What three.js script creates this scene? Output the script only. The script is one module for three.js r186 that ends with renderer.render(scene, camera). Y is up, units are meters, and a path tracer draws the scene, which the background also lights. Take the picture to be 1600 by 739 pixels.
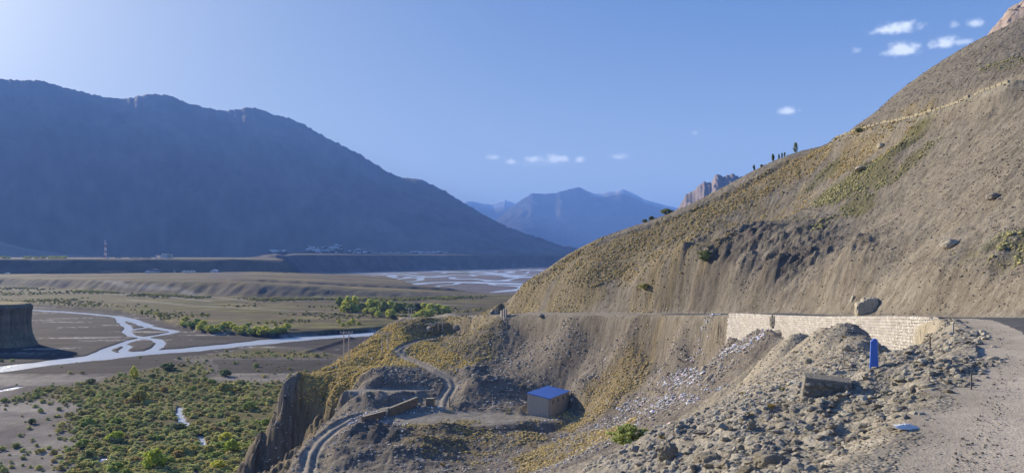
import * as THREE from 'three';
import { mergeGeometries, mergeVertices, toCreasedNormals } from 'three/addons/utils/BufferGeometryUtils.js';
import { RoundedBoxGeometry } from 'three/addons/geometries/RoundedBoxGeometry.js';

// ---------------------------------------------------------------- camera
const FOC = 1186, CX = 800, HOR = 400;                 // focal length, centre column and horizon row in pixels of the 1600 x 739 photograph
const EYE = 45;                                        // the eye stands 45 m above the river flats
const scene = new THREE.Scene();
const camera = new THREE.PerspectiveCamera(2 * Math.atan(369.5 / FOC) * 180 / Math.PI, 1600 / 739, 0.3, 60000);
camera.position.set(0, EYE, 0);
camera.lookAt(0, EYE, -100);
camera.setViewOffset(1600, 739, 0, 369.5 - HOR, 1600, 739);
scene.add(camera);

// ---------------------------------------------------------------- small maths
function mulberry(a) { return () => { a |= 0; a = a + 0x6D2B79F5 | 0; let t = Math.imul(a ^ a >>> 15, 1 | a); t = t + Math.imul(t ^ t >>> 7, 61 | t) ^ t; return ((t ^ t >>> 14) >>> 0) / 4294967296; }; }
const rnd = mulberry(7);
const clamp = (x, a = 0, b = 1) => x < a ? a : x > b ? b : x;
const sm = (a, b, x) => { const t = clamp((x - a) / (b - a)); return t * t * (3 - 2 * t); };
const lerp = (a, b, t) => a + (b - a) * t;
const PERM = new Uint8Array(512), GX = new Float32Array(256), GY = new Float32Array(256);
{ const r = mulberry(99), p = [...Array(256).keys()]; for (let i = 255; i > 0; i--) { const j = r() * (i + 1) | 0; [p[i], p[j]] = [p[j], p[i]]; } for (let i = 0; i < 512; i++) PERM[i] = p[i & 255]; for (let i = 0; i < 256; i++) { GX[i] = Math.cos(i * 2.399963); GY[i] = Math.sin(i * 2.399963); } }
function noise(x, y) {                                  // gradient noise, about -0.7 to 0.7
  const xf = Math.floor(x), yf = Math.floor(y), u = x - xf, v = y - yf, X = xf & 255, Y = yf & 255;
  const a = PERM[PERM[X] + Y], b = PERM[PERM[X + 1] + Y], c = PERM[PERM[X] + Y + 1], d = PERM[PERM[X + 1] + Y + 1];
  const s = u * u * u * (u * (u * 6 - 15) + 10), t = v * v * v * (v * (v * 6 - 15) + 10);
  const n0 = GX[a] * u + GY[a] * v, n1 = GX[b] * (u - 1) + GY[b] * v, n2 = GX[c] * u + GY[c] * (v - 1), n3 = GX[d] * (u - 1) + GY[d] * (v - 1);
  return (n0 + (n1 - n0) * s) * (1 - t) + (n2 + (n3 - n2) * s) * t;
}
function fbm(x, y, o = 4) { let s = 0, a = 1, n = 0; for (let i = 0; i < o; i++) { s += a * noise(x, y); n += a; a *= 0.5; x = x * 2.03 + 17.3; y = y * 2.03 - 9.1; } return s / n; }
function ridged(x, y, o = 4) { let s = 0, a = 1, n = 0; for (let i = 0; i < o; i++) { s += a * (1 - 2.2 * Math.abs(noise(x, y))); n += a; a *= 0.5; x = x * 2.07 + 5.7; y = y * 2.07 + 3.3; } return s / n; }
function curve(tab, x) {                                // piecewise linear look-up in [[x, y], ...]
  if (x <= tab[0][0]) return tab[0][1];
  for (let i = 1; i < tab.length; i++) if (x <= tab[i][0]) return lerp(tab[i - 1][1], tab[i][1], (x - tab[i - 1][0]) / (tab[i][0] - tab[i - 1][0]));
  return tab[tab.length - 1][1];
}
const V3 = (x, y, z) => new THREE.Vector3(x, y, z);
const C = (r, g, b) => new THREE.Color().setRGB(r, g, b);

// ---------------------------------------------------------------- sun, sky, air
const SUN_AZ = -50 * Math.PI / 180, SUN_EL = 17.5 * Math.PI / 180;
const sunDir = V3(Math.sin(SUN_AZ) * Math.cos(SUN_EL), Math.sin(SUN_EL), -Math.cos(SUN_AZ) * Math.cos(SUN_EL));
const sun = new THREE.DirectionalLight(C(1, 0.88, 0.69), 5);
sun.position.copy(sunDir).multiplyScalar(900).add(V3(0, 40, -120));
sun.target.position.set(0, 20, -120);
sun.castShadow = true;
sun.shadow.mapSize.set(4096, 4096);
Object.assign(sun.shadow.camera, { left: -320, right: 320, top: 240, bottom: -240, near: 10, far: 2500 });
sun.shadow.radius = 1;
scene.add(sun, sun.target);
{
  const W = 4096, H = 2048, data = new Float32Array(W * H * 4);
  // small fair-weather clouds: azimuth from straight ahead and elevation, both in degrees, half sizes, density
  const A = (px, py, rx, ry, k) => { const x = (px - CX) / FOC, y = (HOR - py) / FOC; return [Math.atan(x), Math.atan(y / Math.hypot(1, x)), rx / FOC / (1 + x * x), ry / FOC / Math.hypot(1, x), k]; };
  const clouds = [A(1402, 45, 46, 12, 1), A(1412, 79, 34, 15, 1.1), A(1476, 68, 26, 11, 1.1), A(1506, 66, 22, 6, 0.6), A(1525, 37, 17, 9, 0.8), A(1492, 39, 9, 7, 0.4), A(1339, 79, 9, 6, 0.35), A(1232, 174, 20, 8, 1), A(870, 249, 26, 9, 1.25), A(834, 249, 17, 7, 1), A(906, 250, 11, 6, 1.1), A(799, 253, 12, 6, 1), A(770, 246, 15, 5, 0.75), A(967, 245, 18, 6, 0.75), A(1086, 208, 7, 4, 0.5), A(850, 256, 60, 9, 0.14),
    A(2300, 60, 60, 16, 1), A(2700, 130, 50, 12, 0.9), A(-700, 210, 50, 9, 0.5)];
  const glowLut = Float32Array.from({ length: 2049 }, (_, i) => { const ang = Math.acos(clamp(i / 1024 - 1, -1, 1)) * 180 / Math.PI; return 0.48 * Math.exp(-((ang / 13) ** 2)) + 0.22 * Math.exp(-((ang / 27) ** 2)) + 0.085 * Math.exp(-((ang / 50) ** 2)); });
  const cph = new Float32Array(W), sph = new Float32Array(W);
  for (let i = 0; i < W; i++) { const ph = ((i + 0.5) / W - 0.5) * 2 * Math.PI; cph[i] = Math.cos(ph); sph[i] = Math.sin(ph); }
  for (let j = 0; j < H; j++) {
    const el = ((j + 0.5) / H - 0.5) * Math.PI, ce = Math.cos(el), se = Math.sin(el), e = Math.max(el, 0) * 180 / Math.PI, low = Math.exp(-e / 7), mid = Math.exp(-e / 24);
    const r = 0.008 + 0.028 * mid + 0.48 * low, g = 0.060 + 0.056 * mid + 0.50 * low, b = 0.205 + 0.09 * mid + 0.34 * low;
    for (let i = 0, k = j * W * 4; i < W; i++, k += 4) {
      const q = (cph[i] * ce * sunDir.x + se * sunDir.y + sph[i] * ce * sunDir.z + 1) * 1024, n = Math.min(2047, q | 0), glow = glowLut[n] + (glowLut[n + 1] - glowLut[n]) * (q - n);
      data[k] = r + glow * 0.92; data[k + 1] = g + glow * 0.86; data[k + 2] = b + glow * 0.66; data[k + 3] = 1;
    }
  }
  for (const [ca, cel, rx, ry, d] of clouds) {
    const col = (az) => Math.round(((az - Math.PI / 2) / (2 * Math.PI) + 0.5) * W), row = (el) => Math.round((el / Math.PI + 0.5) * H);
    for (let j = row(cel - 2.2 * ry); j <= row(cel + 2.2 * ry); j++) for (let i = col(ca - 1.9 * rx); i <= col(ca + 1.9 * rx); i++) {
      const az = ((i + 0.5) / W - 0.5) * 2 * Math.PI + Math.PI / 2, el = ((j + 0.5) / H - 0.5) * Math.PI, dx = (az - ca) / rx, dy = (el - cel) / ry, k = (j * W + (i + W) % W) * 4;
      const n = fbm(az * 130 + d * 50, el * 190 + d * 9, 4), n2 = fbm(az * 420, el * 520, 3), rr = Math.sqrt(dx * dx + (dy > 0 ? dy * dy : dy * dy * 2.2)) - 0.9 * n - 0.35 * n2, c = clamp(d * sm(1.05, 0.2, rr)) * 0.85;
      data[k] = lerp(data[k], 0.54, c); data[k + 1] = lerp(data[k + 1], 0.58, c); data[k + 2] = lerp(data[k + 2], 0.63, c);
    }
  }
  const sky = new THREE.DataTexture(data, W, H, THREE.RGBAFormat, THREE.FloatType);
  sky.mapping = THREE.EquirectangularReflectionMapping; sky.magFilter = sky.minFilter = THREE.LinearFilter; sky.needsUpdate = true;
  scene.background = sky; scene.environment = sky;
}
scene.fog = new THREE.FogExp2(C(0.20, 0.40, 1), 0.00012);
const renderer = new THREE.WebGLRenderer({ antialias: true });
renderer.toneMapping = THREE.LinearToneMapping;
renderer.toneMappingExposure = 2.3;
renderer.shadowMap.enabled = true;
renderer.shadowMap.type = THREE.PCFSoftShadowMap;

// ---------------------------------------------------------------- helpers for things
const taken = {};
function numbered(n) { const k = taken[n] = (taken[n] ?? -1) + 1; return k ? n + '_' + String(k).padStart(3, '0') : n; }
function lit(o) { o.castShadow = true; o.receiveShadow = true; return o; }
function thing(name, label, category, at = V3(0, 0, 0), turn = 0, group) {
  const o = new THREE.Group(); o.name = numbered(name); o.position.copy(at); o.rotation.y = turn; scene.add(o);
  o.userData = { label, category }; if (group) o.userData.group = group;
  return o;
}
function part(name, geo, m, parent, label) {
  const o = lit(new THREE.Mesh(geo, m)); o.name = name; parent.add(o); if (label) o.userData.label = label; return o;
}
function solo(name, geo, m, label, category, at, group) {
  const o = lit(new THREE.Mesh(geo, m)); o.name = numbered(name); if (at) o.position.copy(at); scene.add(o);
  o.userData = { label, category }; if (group) o.userData.group = group;
  return o;
}
function struct(name, geo, m, label, category = 'ground') { const o = lit(new THREE.Mesh(geo, m)); o.name = numbered(name); scene.add(o); o.userData = { kind: 'structure', label, category }; return o; }
function dup(src, at, turn, scale, label) {
  const o = src.clone(); o.name = numbered(src.name.replace(/_\d{3}$/, '')); o.userData = { ...src.userData }; if (label) o.userData.label = label;
  o.position.copy(at); o.rotation.y = turn; o.scale.setScalar(scale); scene.add(o); return o;
}
function stuff(name, geo, m, mats, cols, label, category) {
  const o = new THREE.InstancedMesh(geo, m, mats.length); mats.forEach((k, i) => o.setMatrixAt(i, k));
  if (cols) cols.forEach((k, i) => o.setColorAt(i, k));
  o.name = numbered(name); o.userData = { kind: 'stuff', label, category }; lit(o); scene.add(o); return o;
}
function grainTexture(size, seed, f) {                    // tileable grey grain, mean about 0.85
  const d = new Uint8Array(size * size * 4), r = mulberry(seed), g = new Float32Array(size * size);
  for (const [cells, amp] of f) {
    const lat = new Float32Array(cells * cells); for (let i = 0; i < lat.length; i++) lat[i] = r() - 0.5;
    for (let y = 0; y < size; y++) for (let x = 0; x < size; x++) {
      const fx = x / size * cells, fy = y / size * cells, ix = fx | 0, iy = fy | 0, u = fx - ix, v = fy - iy, s = u * u * (3 - 2 * u), t = v * v * (3 - 2 * v), jx = (ix + 1) % cells, jy = (iy + 1) % cells;
      g[y * size + x] += amp * lerp(lerp(lat[iy * cells + ix], lat[iy * cells + jx], s), lerp(lat[jy * cells + ix], lat[jy * cells + jx], s), t);
    }
  }
  for (let i = 0; i < g.length; i++) { const v = clamp(0.8 + g[i]) * 255; d[i * 4] = d[i * 4 + 1] = d[i * 4 + 2] = v; d[i * 4 + 3] = 255; }
  const t = new THREE.DataTexture(d, size, size); t.wrapS = t.wrapT = THREE.RepeatWrapping; t.magFilter = THREE.LinearFilter; t.minFilter = THREE.LinearMipmapLinearFilter; t.generateMipmaps = true; t.needsUpdate = true; return t;
}
const grain = grainTexture(512, 3, [[7, 0.2], [15, 0.3], [40, 0.34], [110, 0.34], [256, 0.34]]);
const grainBump = grainTexture(512, 5, [[16, 0.3], [64, 0.4], [170, 0.4]]);
const rep = (t, k) => { const c = t.clone(); c.repeat.set(k, k); c.needsUpdate = true; return c; };
const std = (o) => new THREE.MeshPhysicalMaterial({ roughness: 0.95, metalness: 0, specularIntensity: (o.roughness ?? 1) > 0.8 ? 0.12 : 1, ...o });
// ---------------------------------------------------------------- the lie of the land
// sight(px, py, d): the point seen at that pixel of the photograph, d metres ahead; e is the height against the eye
const sight = (px, py, d) => [(px - CX) / FOC * d, d, (HOR - py) / FOC * d];
const EDGE = [[-14, -17, -2.3], [-9.1, -10, -2.4], [-1.9, 0, -2.6], [4.6, 9.1, -2.6], [11.9, 19.3, -2.62], [16.5, 27, -2.7], [20, 34, -2.9], [22.3, 40, -3.3], [24, 47, -3.9], [25.4, 60, -4.95], [26.2, 72, -5.8], [26.2, 85, -6.6], [23.5, 100, -7.8], [19.4, 115, -9], [11, 130, -10.2], [-1.3, 150, -11.5], [-9, 166, -13.2], [-17, 182, -14.6], [-28, 200, -16.5]];   // valley side of the road
const EL = []; { let s = 0; EDGE.forEach((p, i) => { if (i) s += Math.hypot(p[0] - EDGE[i - 1][0], p[1] - EDGE[i - 1][1]); EL.push(s); }); }
function roadAt(x, d) {                                  // [signed distance to the road's valley edge (uphill positive), length along it, its height]
  let best = 1e9, r = null;
  for (let i = 1; i < EDGE.length; i++) {
    const a = EDGE[i - 1], b = EDGE[i], vx = b[0] - a[0], vy = b[1] - a[1], L2 = vx * vx + vy * vy, t = clamp(((x - a[0]) * vx + (d - a[1]) * vy) / L2), qx = x - a[0] - vx * t, qy = d - a[1] - vy * t, q = qx * qx + qy * qy;
    if (q < best) { best = q; r = [Math.sqrt(q) * Math.sign((x - a[0]) * vy - (d - a[1]) * vx || 1), EL[i - 1] + t * Math.sqrt(L2), lerp(a[2], b[2], t)]; }
  }
  return r;
}
const CREST = [[740, 495, 176], [800, 462, 165], [840, 433, 163], [880, 403, 162], [930, 377, 160], [1000, 351, 158], [1060, 327, 156], [1120, 299, 154], [1180, 269, 152], [1240, 242, 150], [1320, 214, 146]];
const SKYL = [[1337, 199, 152], [1389, 157, 160], [1435, 123, 166], [1490, 92, 170], [1552, 54, 172], [1600, 28, 172], [1700, -25, 170], [1900, -90, 165]];
const ctl = [];
const put = (x, d, e) => ctl.push([x, d, e]), see = (...rows) => rows.forEach((r) => put(...sight(...r)));
EDGE.forEach((p, i) => { const a = EDGE[Math.max(0, i - 1)], b = EDGE[Math.min(EDGE.length - 1, i + 1)], L = Math.hypot(b[0] - a[0], b[1] - a[1]), nx = (b[1] - a[1]) / L, ny = -(b[0] - a[0]) / L, w = i > 14 ? 4 : 6; put(...p); put(p[0] + nx * w, p[1] + ny * w, p[2]); });
see(...CREST, ...SKYL);
for (const [px, py, d] of CREST) { see([px, py + 5, d * 1.06], [px, py + 24, d * 1.25]); }
for (const [px, py, d] of SKYL) { const p = sight(px, py, d); put(p[0] * 1.25, p[1] * 1.25, p[2] * 1.0); see([px, py + 7, d * 1.05]); }
// the bench of the upper road and the slope between
see([1320, 216, 139], [1400, 192, 127], [1450, 181, 119], [1545, 150, 107], [1600, 130, 101], [1700, 95, 97], [1900, 40, 92]);
see([1060, 434, 120], [1120, 418, 115], [1200, 412, 106], [980, 457, 131], [900, 450, 144], [1240, 330, 128], [1150, 360, 133], [1400, 330, 96], [1500, 300, 76], [1600, 260, 70], [1300, 430, 84], [1420, 440, 63], [1530, 440, 48], [1600, 450, 43], [1750, 400, 36]);
// slope below the road
see([850, 520, 139], [800, 560, 136], [900, 600, 117], [850, 560, 129], [950, 560, 117], [950, 527, 121.5], [1000, 520, 113], [1050, 560, 103], [1100, 530, 97], [760, 590, 129]);
// gully and rubbish
see([1190, 514, 82], [1130, 560, 87], [1070, 600, 92], [1000, 642, 98], [940, 668, 96], [880, 688, 92], [850, 739, 78]);
// spoil slope in front of the wall
see([1241, 529, 52], [1290, 517, 41], [1336, 514, 36.5], [1353, 518, 35.3], [1357, 525, 33.5], [1300, 560, 33], [1250, 575, 40], [1200, 590, 50], [1150, 620, 56], [1100, 650, 60], [1050, 680, 62], [1000, 690, 64], [950, 700, 66], [900, 720, 66]);
see([1355, 537, 31.5], [1356, 553, 29.8], [1374, 566, 31], [1370, 556, 34]); put(20.3, 50, -7); see([1366, 557, 41.5], [1374, 562, 39], [1366, 552, 45], [1388, 556, 48], [1400, 557, 40], [1430, 549, 37], [1458, 537, 33.5], [1380, 562, 36], [1440, 556, 30]); put(22.2, 51, -6.9); put(20, 46, -6.3); put(23.6, 60, -7.3); put(18.5, 36.5, -5.6); put(16.2, 31, -4.5);
// rubble bank beside the near road
see([1360, 577, 28], [1290, 624, 24], [1200, 652, 23], [1100, 668, 24], [1050, 682, 26], [1000, 706, 28], [950, 723, 30], [900, 745, 32], [985, 712, 41], [1200, 700, 17.5], [1100, 739, 15], [1000, 739, 19], [1300, 680, 16], [1350, 720, 11.5], [1400, 650, 16], [1420, 600, 21], [1450, 560, 25], [1478, 545, 27], [1480, 620, 15.5]);
put(0, 15, -5.6); put(-10, 15, -10.5); put(-24, 30, -21.5); put(-10, 50, -20.5); put(-30, 62, -26); put(-20, 0, -13); put(-32, 0, -21); put(-22, -25, -6); put(-0.6, 30, -11); put(-5, 24, -10.8); put(-10, 32, -15); put(0, 45, -16.5); put(-1.5, 60, -19.6);
// uphill beside and behind the eye
put(8, -6, -1.6); put(22, 2, 4); put(45, 20, 14); put(60, 5, 20); put(100, 30, 30); put(20, -40, 8); put(-4, -40, -1); put(110, 110, 37); put(180, 120, 56);
// house, yard, track, mounds, grassy spur
see([825, 648, 112], [850, 652, 111], [888, 626, 118], [835, 640, 115], [845, 682, 107], [905, 650, 112], [930, 641, 108], [960, 620, 106], [1000, 612, 103]);
see([620, 655, 112], [700, 656, 110], [780, 650, 111], [760, 634, 117.5], [690, 634, 118], [660, 640, 116], [760, 620, 119.5], [800, 618, 120], [720, 618, 122], [700, 600, 128], [600, 607, 126], [640, 606, 126], [560, 603, 126], [600, 585, 129.5], [640, 588, 129.5], [560, 588, 130.5], [660, 570, 140], [625, 550, 150], [660, 534, 164], [720, 523, 166], [760, 510, 164], [700, 560, 142]);
see([640, 630, 120], [560, 645, 116], [510, 670, 108], [480, 700, 100], [480, 735, 92], [600, 700, 100], [650, 690, 102], [700, 720, 92], [600, 739, 88], [520, 739, 90], [750, 700, 98], [800, 690, 100], [800, 739, 84], [850, 700, 95]);
see([520, 590, 141], [560, 575, 148], [620, 560, 148], [540, 568, 151], [505, 577, 151], [530, 556, 168], [560, 542, 182], [640, 515, 193], [592, 521, 200], [700, 491, 195], [660, 500, 197]);
see([470, 590, 146.5], [440, 604, 143], [520, 640, 126], [490, 665, 118], [452, 698, 106], [412, 739, 94], [505, 655, 131], [460, 682, 134], [428, 712, 140], [372, 739, 156]);
for (const [x, d] of [[-48, 180], [-45, 200], [-40, 225], [-22, 262], [5, 285], [40, 310], [-60, 128], [-57, 100], [-52, 60], [-48, 20], [-44, -30]]) put(x, d, -45);
for (const [x, d] of [[-78, 150], [-70, 190], [-62, 230], [-38, 285], [0, 315], [50, 345], [-85, 100], [-78, 40], [-72, -30]]) put(x, d, -66);
put(110, 260, -6); put(60, 240, -10);
// thin-plate spline through the control points
const N = ctl.length, EXACT = (() => {
  const n = N + 3, A = Array.from({ length: n }, () => new Float64Array(n + 1)), U = (q) => q > 1e-12 ? q * Math.log(q) : 0, S = 0.01;
  for (let i = 0; i < N; i++) {
    for (let j = 0; j < N; j++) { const dx = (ctl[i][0] - ctl[j][0]) * S, dy = (ctl[i][1] - ctl[j][1]) * S; A[i][j] = U(dx * dx + dy * dy); }
    A[i][i] += 2e-5; A[i][N] = A[N][i] = 1; A[i][N + 1] = A[N + 1][i] = ctl[i][0] * S; A[i][N + 2] = A[N + 2][i] = ctl[i][1] * S; A[i][n] = ctl[i][2];
  }
  for (let c = 0; c < n; c++) {
    let p = c; for (let r = c + 1; r < n; r++) if (Math.abs(A[r][c]) > Math.abs(A[p][c])) p = r;
    [A[c], A[p]] = [A[p], A[c]];
    for (let r = c + 1; r < n; r++) { const f = A[r][c] / A[c][c]; if (f) for (let k = c; k <= n; k++) A[r][k] -= f * A[c][k]; }
  }
  const w = new Float64Array(n);
  for (let r = n - 1; r >= 0; r--) { let s = A[r][n]; for (let k = r + 1; k < n; k++) s -= A[r][k] * w[k]; w[r] = s / A[r][r]; }
  const px = Float64Array.from(ctl, (c) => c[0] * S), py = Float64Array.from(ctl, (c) => c[1] * S);
  return (x, d) => { x *= S; d *= S; let s = w[N] + w[N + 1] * x + w[N + 2] * d; for (let i = 0; i < N; i++) { const a = x - px[i], b = d - py[i], q = a * a + b * b; if (q > 1e-12) s += w[i] * q * Math.log(q); } return s; };
})();
// the same surface kept on a fan of places and read back with a smooth cubic
const FAN = { u0: -0.5, u1: 1.25, l0: Math.log(3), l1: Math.log(330), nu: 260, nl: 300 }; FAN.v = new Float32Array((FAN.nu + 1) * (FAN.nl + 1));
for (let j = 0, k = 0; j <= FAN.nl; j++) for (let i = 0; i <= FAN.nu; i++) { const d = Math.exp(lerp(FAN.l0, FAN.l1, j / FAN.nl)); FAN.v[k++] = EXACT(lerp(FAN.u0, FAN.u1, i / FAN.nu) * d, d); }
function TPS(x, d) {
  if (d < 3.1) return EXACT(x, d);
  const a = (x / d - FAN.u0) / (FAN.u1 - FAN.u0) * FAN.nu, b = (Math.log(d) - FAN.l0) / (FAN.l1 - FAN.l0) * FAN.nl, i = Math.floor(a), j = Math.floor(b);
  if (i < 1 || j < 1 || i > FAN.nu - 3 || j > FAN.nl - 3) return EXACT(x, d);
  const s = a - i, t = b - j, w = (q) => [((-0.5 * q + 1) * q - 0.5) * q, (1.5 * q - 2.5) * q * q + 1, ((-1.5 * q + 2) * q + 0.5) * q, (0.5 * q - 0.5) * q * q], ws = w(s), wt = w(t); let r = 0;
  for (let n = 0; n < 4; n++) { const o = (j + n - 1) * (FAN.nu + 1) + i - 1, v = FAN.v; r += wt[n] * (ws[0] * v[o] + ws[1] * v[o + 1] + ws[2] * v[o + 2] + ws[3] * v[o + 3]); }
  return r;
}
// where the sight line through a pixel meets a ground function f(x, d)
function hitOn(f, px, py, near = 6, far = 320) {
  const u = (px - CX) / FOC, v = (HOR - py) / FOC; let a = near;
  for (let d = near; d < far; d *= 1.01) {
    if (f(u * d, d) >= v * d) { let b = d; for (let k = 0; k < 18; k++) { const m = (a + b) / 2; if (f(u * m, m) >= v * m) b = m; else a = m; } return [u * b, b, v * b]; }
    a = d;
  }
  return null;
}
const TRACK = [], DITCH = [], BENCH = [];
for (const [px, py] of [[478, 760], [480, 735], [484, 712], [497, 692], [520, 672], [548, 656], [575, 647], [610, 637], [640, 630]]) TRACK.push(hitOn(TPS, px, py));
const TRACK2 = [[690, 640], [693, 625], [705, 605], [700, 592], [680, 580], [655, 568], [630, 558], [621, 549], [632, 542], [655, 534], [690, 527], [722, 523]].map(([x, y]) => hitOn(TPS, x, y));
for (const [px, py] of [[800, 470], [850, 432], [880, 409], [920, 389], [960, 373], [1000, 360], [1040, 346], [1080, 329], [1120, 311], [1180, 281], [1235, 253]]) DITCH.push(hitOn(TPS, px, py));
for (const [px, py] of [[1322, 217], [1360, 205], [1400, 193], [1450, 181], [1500, 166], [1545, 151], [1600, 131], [1680, 100]]) BENCH.push(hitOn(TPS, px, py));
function polyDist(P, x, d, reach) {                       // [signed distance, height on the line, metres along it]; null when out of reach
  let best = reach * reach, r = null, s = 0;
  for (let i = 1; i < P.length; i++) {
    const a = P[i - 1], b = P[i]; if (!a || !b) continue;
    const vx = b[0] - a[0], vy = b[1] - a[1], L2 = vx * vx + vy * vy, L = Math.sqrt(L2), tt = ((x - a[0]) * vx + (d - a[1]) * vy) / L2, t = clamp(tt), qx = x - a[0] - vx * t, qy = d - a[1] - vy * t, q = qx * qx + qy * qy;
    if (q < best) { best = q; r = [Math.sqrt(q) * Math.sign(qx * vy - qy * vx || 1), lerp(a[2], b[2], t), s + t * L, tt < 0 && i === 1 || tt > 1 && i === P.length - 1]; }
    s += L;
  }
  return r;
}
// soft patches of ground cover on the hill: pixel centre and half sizes in the photograph turned to places and sizes on the ground
function patch(px, py, rx, ry, w) { const m = hitOn(TPS, px, py); if (!m) return null; const a = hitOn(TPS, px, py - ry) ?? m, b = hitOn(TPS, px, py + ry) ?? m; return [m[0], m[1], rx * m[1] / FOC, Math.max(1.2, Math.abs(a[1] - b[1]) / 2, rx * m[1] / FOC * 0.35), w]; }
const patches = (rows) => rows.map((r) => patch(...r)).filter(Boolean);
const cover = (ps, x, d) => { if (d < 34) return 0; let s = 0; for (const [cx, cd, rx, rd, w] of ps) { const a = (x - cx) / rx, b = (d - cd) / rd, q = a * a + b * b; if (q < 4) s = Math.max(s, w * (1 - sm(0.3, 1.6, q))); } return s; };
const OCHRE = patches([[800, 470, 58, 21, 1], [860, 430, 87, 30, 1], [930, 400, 87, 30, 1], [900, 440, 87, 27, 0.8], [1000, 375, 102, 30, 1], [960, 410, 87, 33, 1], [1080, 345, 116, 38, 1], [1050, 390, 87, 30, 0.7], [1160, 305, 102, 38, 1], [1230, 270, 87, 36, 1], [1140, 350, 87, 30, 0.6], [1290, 240, 72, 33, 0.9], [1370, 215, 87, 24, 0.8], [1440, 200, 87, 18, 0.5], [1030, 425, 87, 15, 0.7], [1100, 385, 58, 21, 0.6], [780, 488, 36, 12, 0.7], [1210, 340, 87, 27, 0.5], [760, 505, 58, 15, 0.8],
  [620, 540, 87, 36, 1.50], [560, 570, 87, 30, 1.65], [530, 585, 58, 27, 1.65], [690, 510, 87, 21, 1.35], [650, 515, 72, 21, 1.50], [500, 625, 44, 36, 1.50], [470, 640, 29, 21, 1.05], [430, 715, 26, 24, 1.35], [690, 545, 58, 18, 0.90], [700, 640, 12, 6, 0.45], [735, 540, 58, 24, 0.75], [700, 690, 87, 36, 0.65], [760, 700, 58, 30, 0.5], [940, 630, 87, 33, 1], [900, 645, 58, 18, 0.8], [880, 700, 87, 18, 0.8], [930, 695, 72, 12, 0.7], [830, 690, 38, 18, 0.6], [1035, 690, 20, 9, 0.5], [800, 645, 20, 8, 0.4]]);
const OLIVE = patches([[1330, 290, 50, 34, 0.8], [1400, 240, 60, 13, 0.85], [1290, 275, 34, 12, 0.7], [1345, 320, 28, 22, 0.7], [1300, 350, 40, 12, 0.4], [1430, 250, 50, 12, 0.6], [1580, 390, 36, 30, 0.6], [1550, 420, 30, 20, 0.4], [1240, 340, 30, 12, 0.4], [1580, 100, 40, 14, 0.5], [1500, 60, 60, 14, 0.25], [1390, 205, 40, 8, 0.4], [1265, 365, 30, 8, 0.4]]);
const PALE = patches([[1575, 140, 40, 10, 1], [1480, 480, 60, 30, 0.5], [1540, 440, 40, 40, 0.5], [1490, 380, 22, 12, 0.5], [700, 655, 80, 12, 0.8], [620, 640, 50, 8, 0.6], [640, 625, 60, 6, 0.5]]);
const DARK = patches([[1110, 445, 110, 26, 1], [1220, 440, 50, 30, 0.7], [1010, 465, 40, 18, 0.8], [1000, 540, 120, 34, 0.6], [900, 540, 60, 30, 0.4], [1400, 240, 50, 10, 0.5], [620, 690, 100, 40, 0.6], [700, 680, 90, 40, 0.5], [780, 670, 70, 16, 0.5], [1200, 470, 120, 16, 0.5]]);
const BUMPS = [];                                          // heaps of spoil: x, d, radius, height
const heap = (px, py, r, h) => { const m = hitOn(TPS, px, py); if (m) BUMPS.push([m[0], m[1], r, h]); };
for (const a of [[1175, 690, 1.5, 0.38], [1010, 716, 1.1, 0.25], [1505, 592, 1.1, 0.28], [1520, 565, 1.2, 0.25], [1512, 535, 1.2, 0.28], [1490, 517, 1.2, 0.35], [1400, 612, 1.3, 0.23], [1350, 640, 1.2, 0.25], [1290, 668, 1.1, 0.23], [1390, 585, 1.1, 0.20], [1240, 705, 1, 0.23], [1130, 715, 0.9, 0.23], [1060, 700, 1, 0.25], [1340, 690, 0.9, 0.17], [1465, 600, 1, 0.15], [1330, 612, 1, 0.20],
  [1052, 446, 3.2, 2.4], [1100, 436, 2.6, 1.3], [1150, 442, 2.4, 1.1], [1000, 472, 2.4, 1.3], [1215, 446, 2.2, 1.5], [1075, 470, 1.8, 0.9], [1190, 470, 1.6, 0.8], [1345, 268, 2.2, 1], [1400, 246, 3, 1], [1480, 385, 1.6, 0.6], [1560, 400, 2, 0.7], [1540, 430, 1.4, 0.5], [1500, 450, 1.2, 0.4], [1440, 455, 1.2, 0.5], [700, 668, 3.2, 1.4], [645, 715, 4.5, 1.8], [600, 690, 3.5, 1.2], [560, 680, 3, 1.2], [540, 720, 4, 1.4], [690, 700, 3, 1], [590, 665, 2, 0.9], [560, 625, 3, 1.1], [600, 622, 3, 0.9], [640, 617, 3, 0.8], [740, 608, 3.2, 1.4], [735, 585, 3, 1.2], [770, 600, 3, 0.9], [715, 632, 1.5, 0.5], [835, 690, 3, 0.8], [1180, 560, 2, 0.5], [1222, 520, 1.2, 1.3], [690, 520, 3, 1.2], [662, 510, 4, 1.4]]) heap(...a);
const RIVULET = [];
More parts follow.
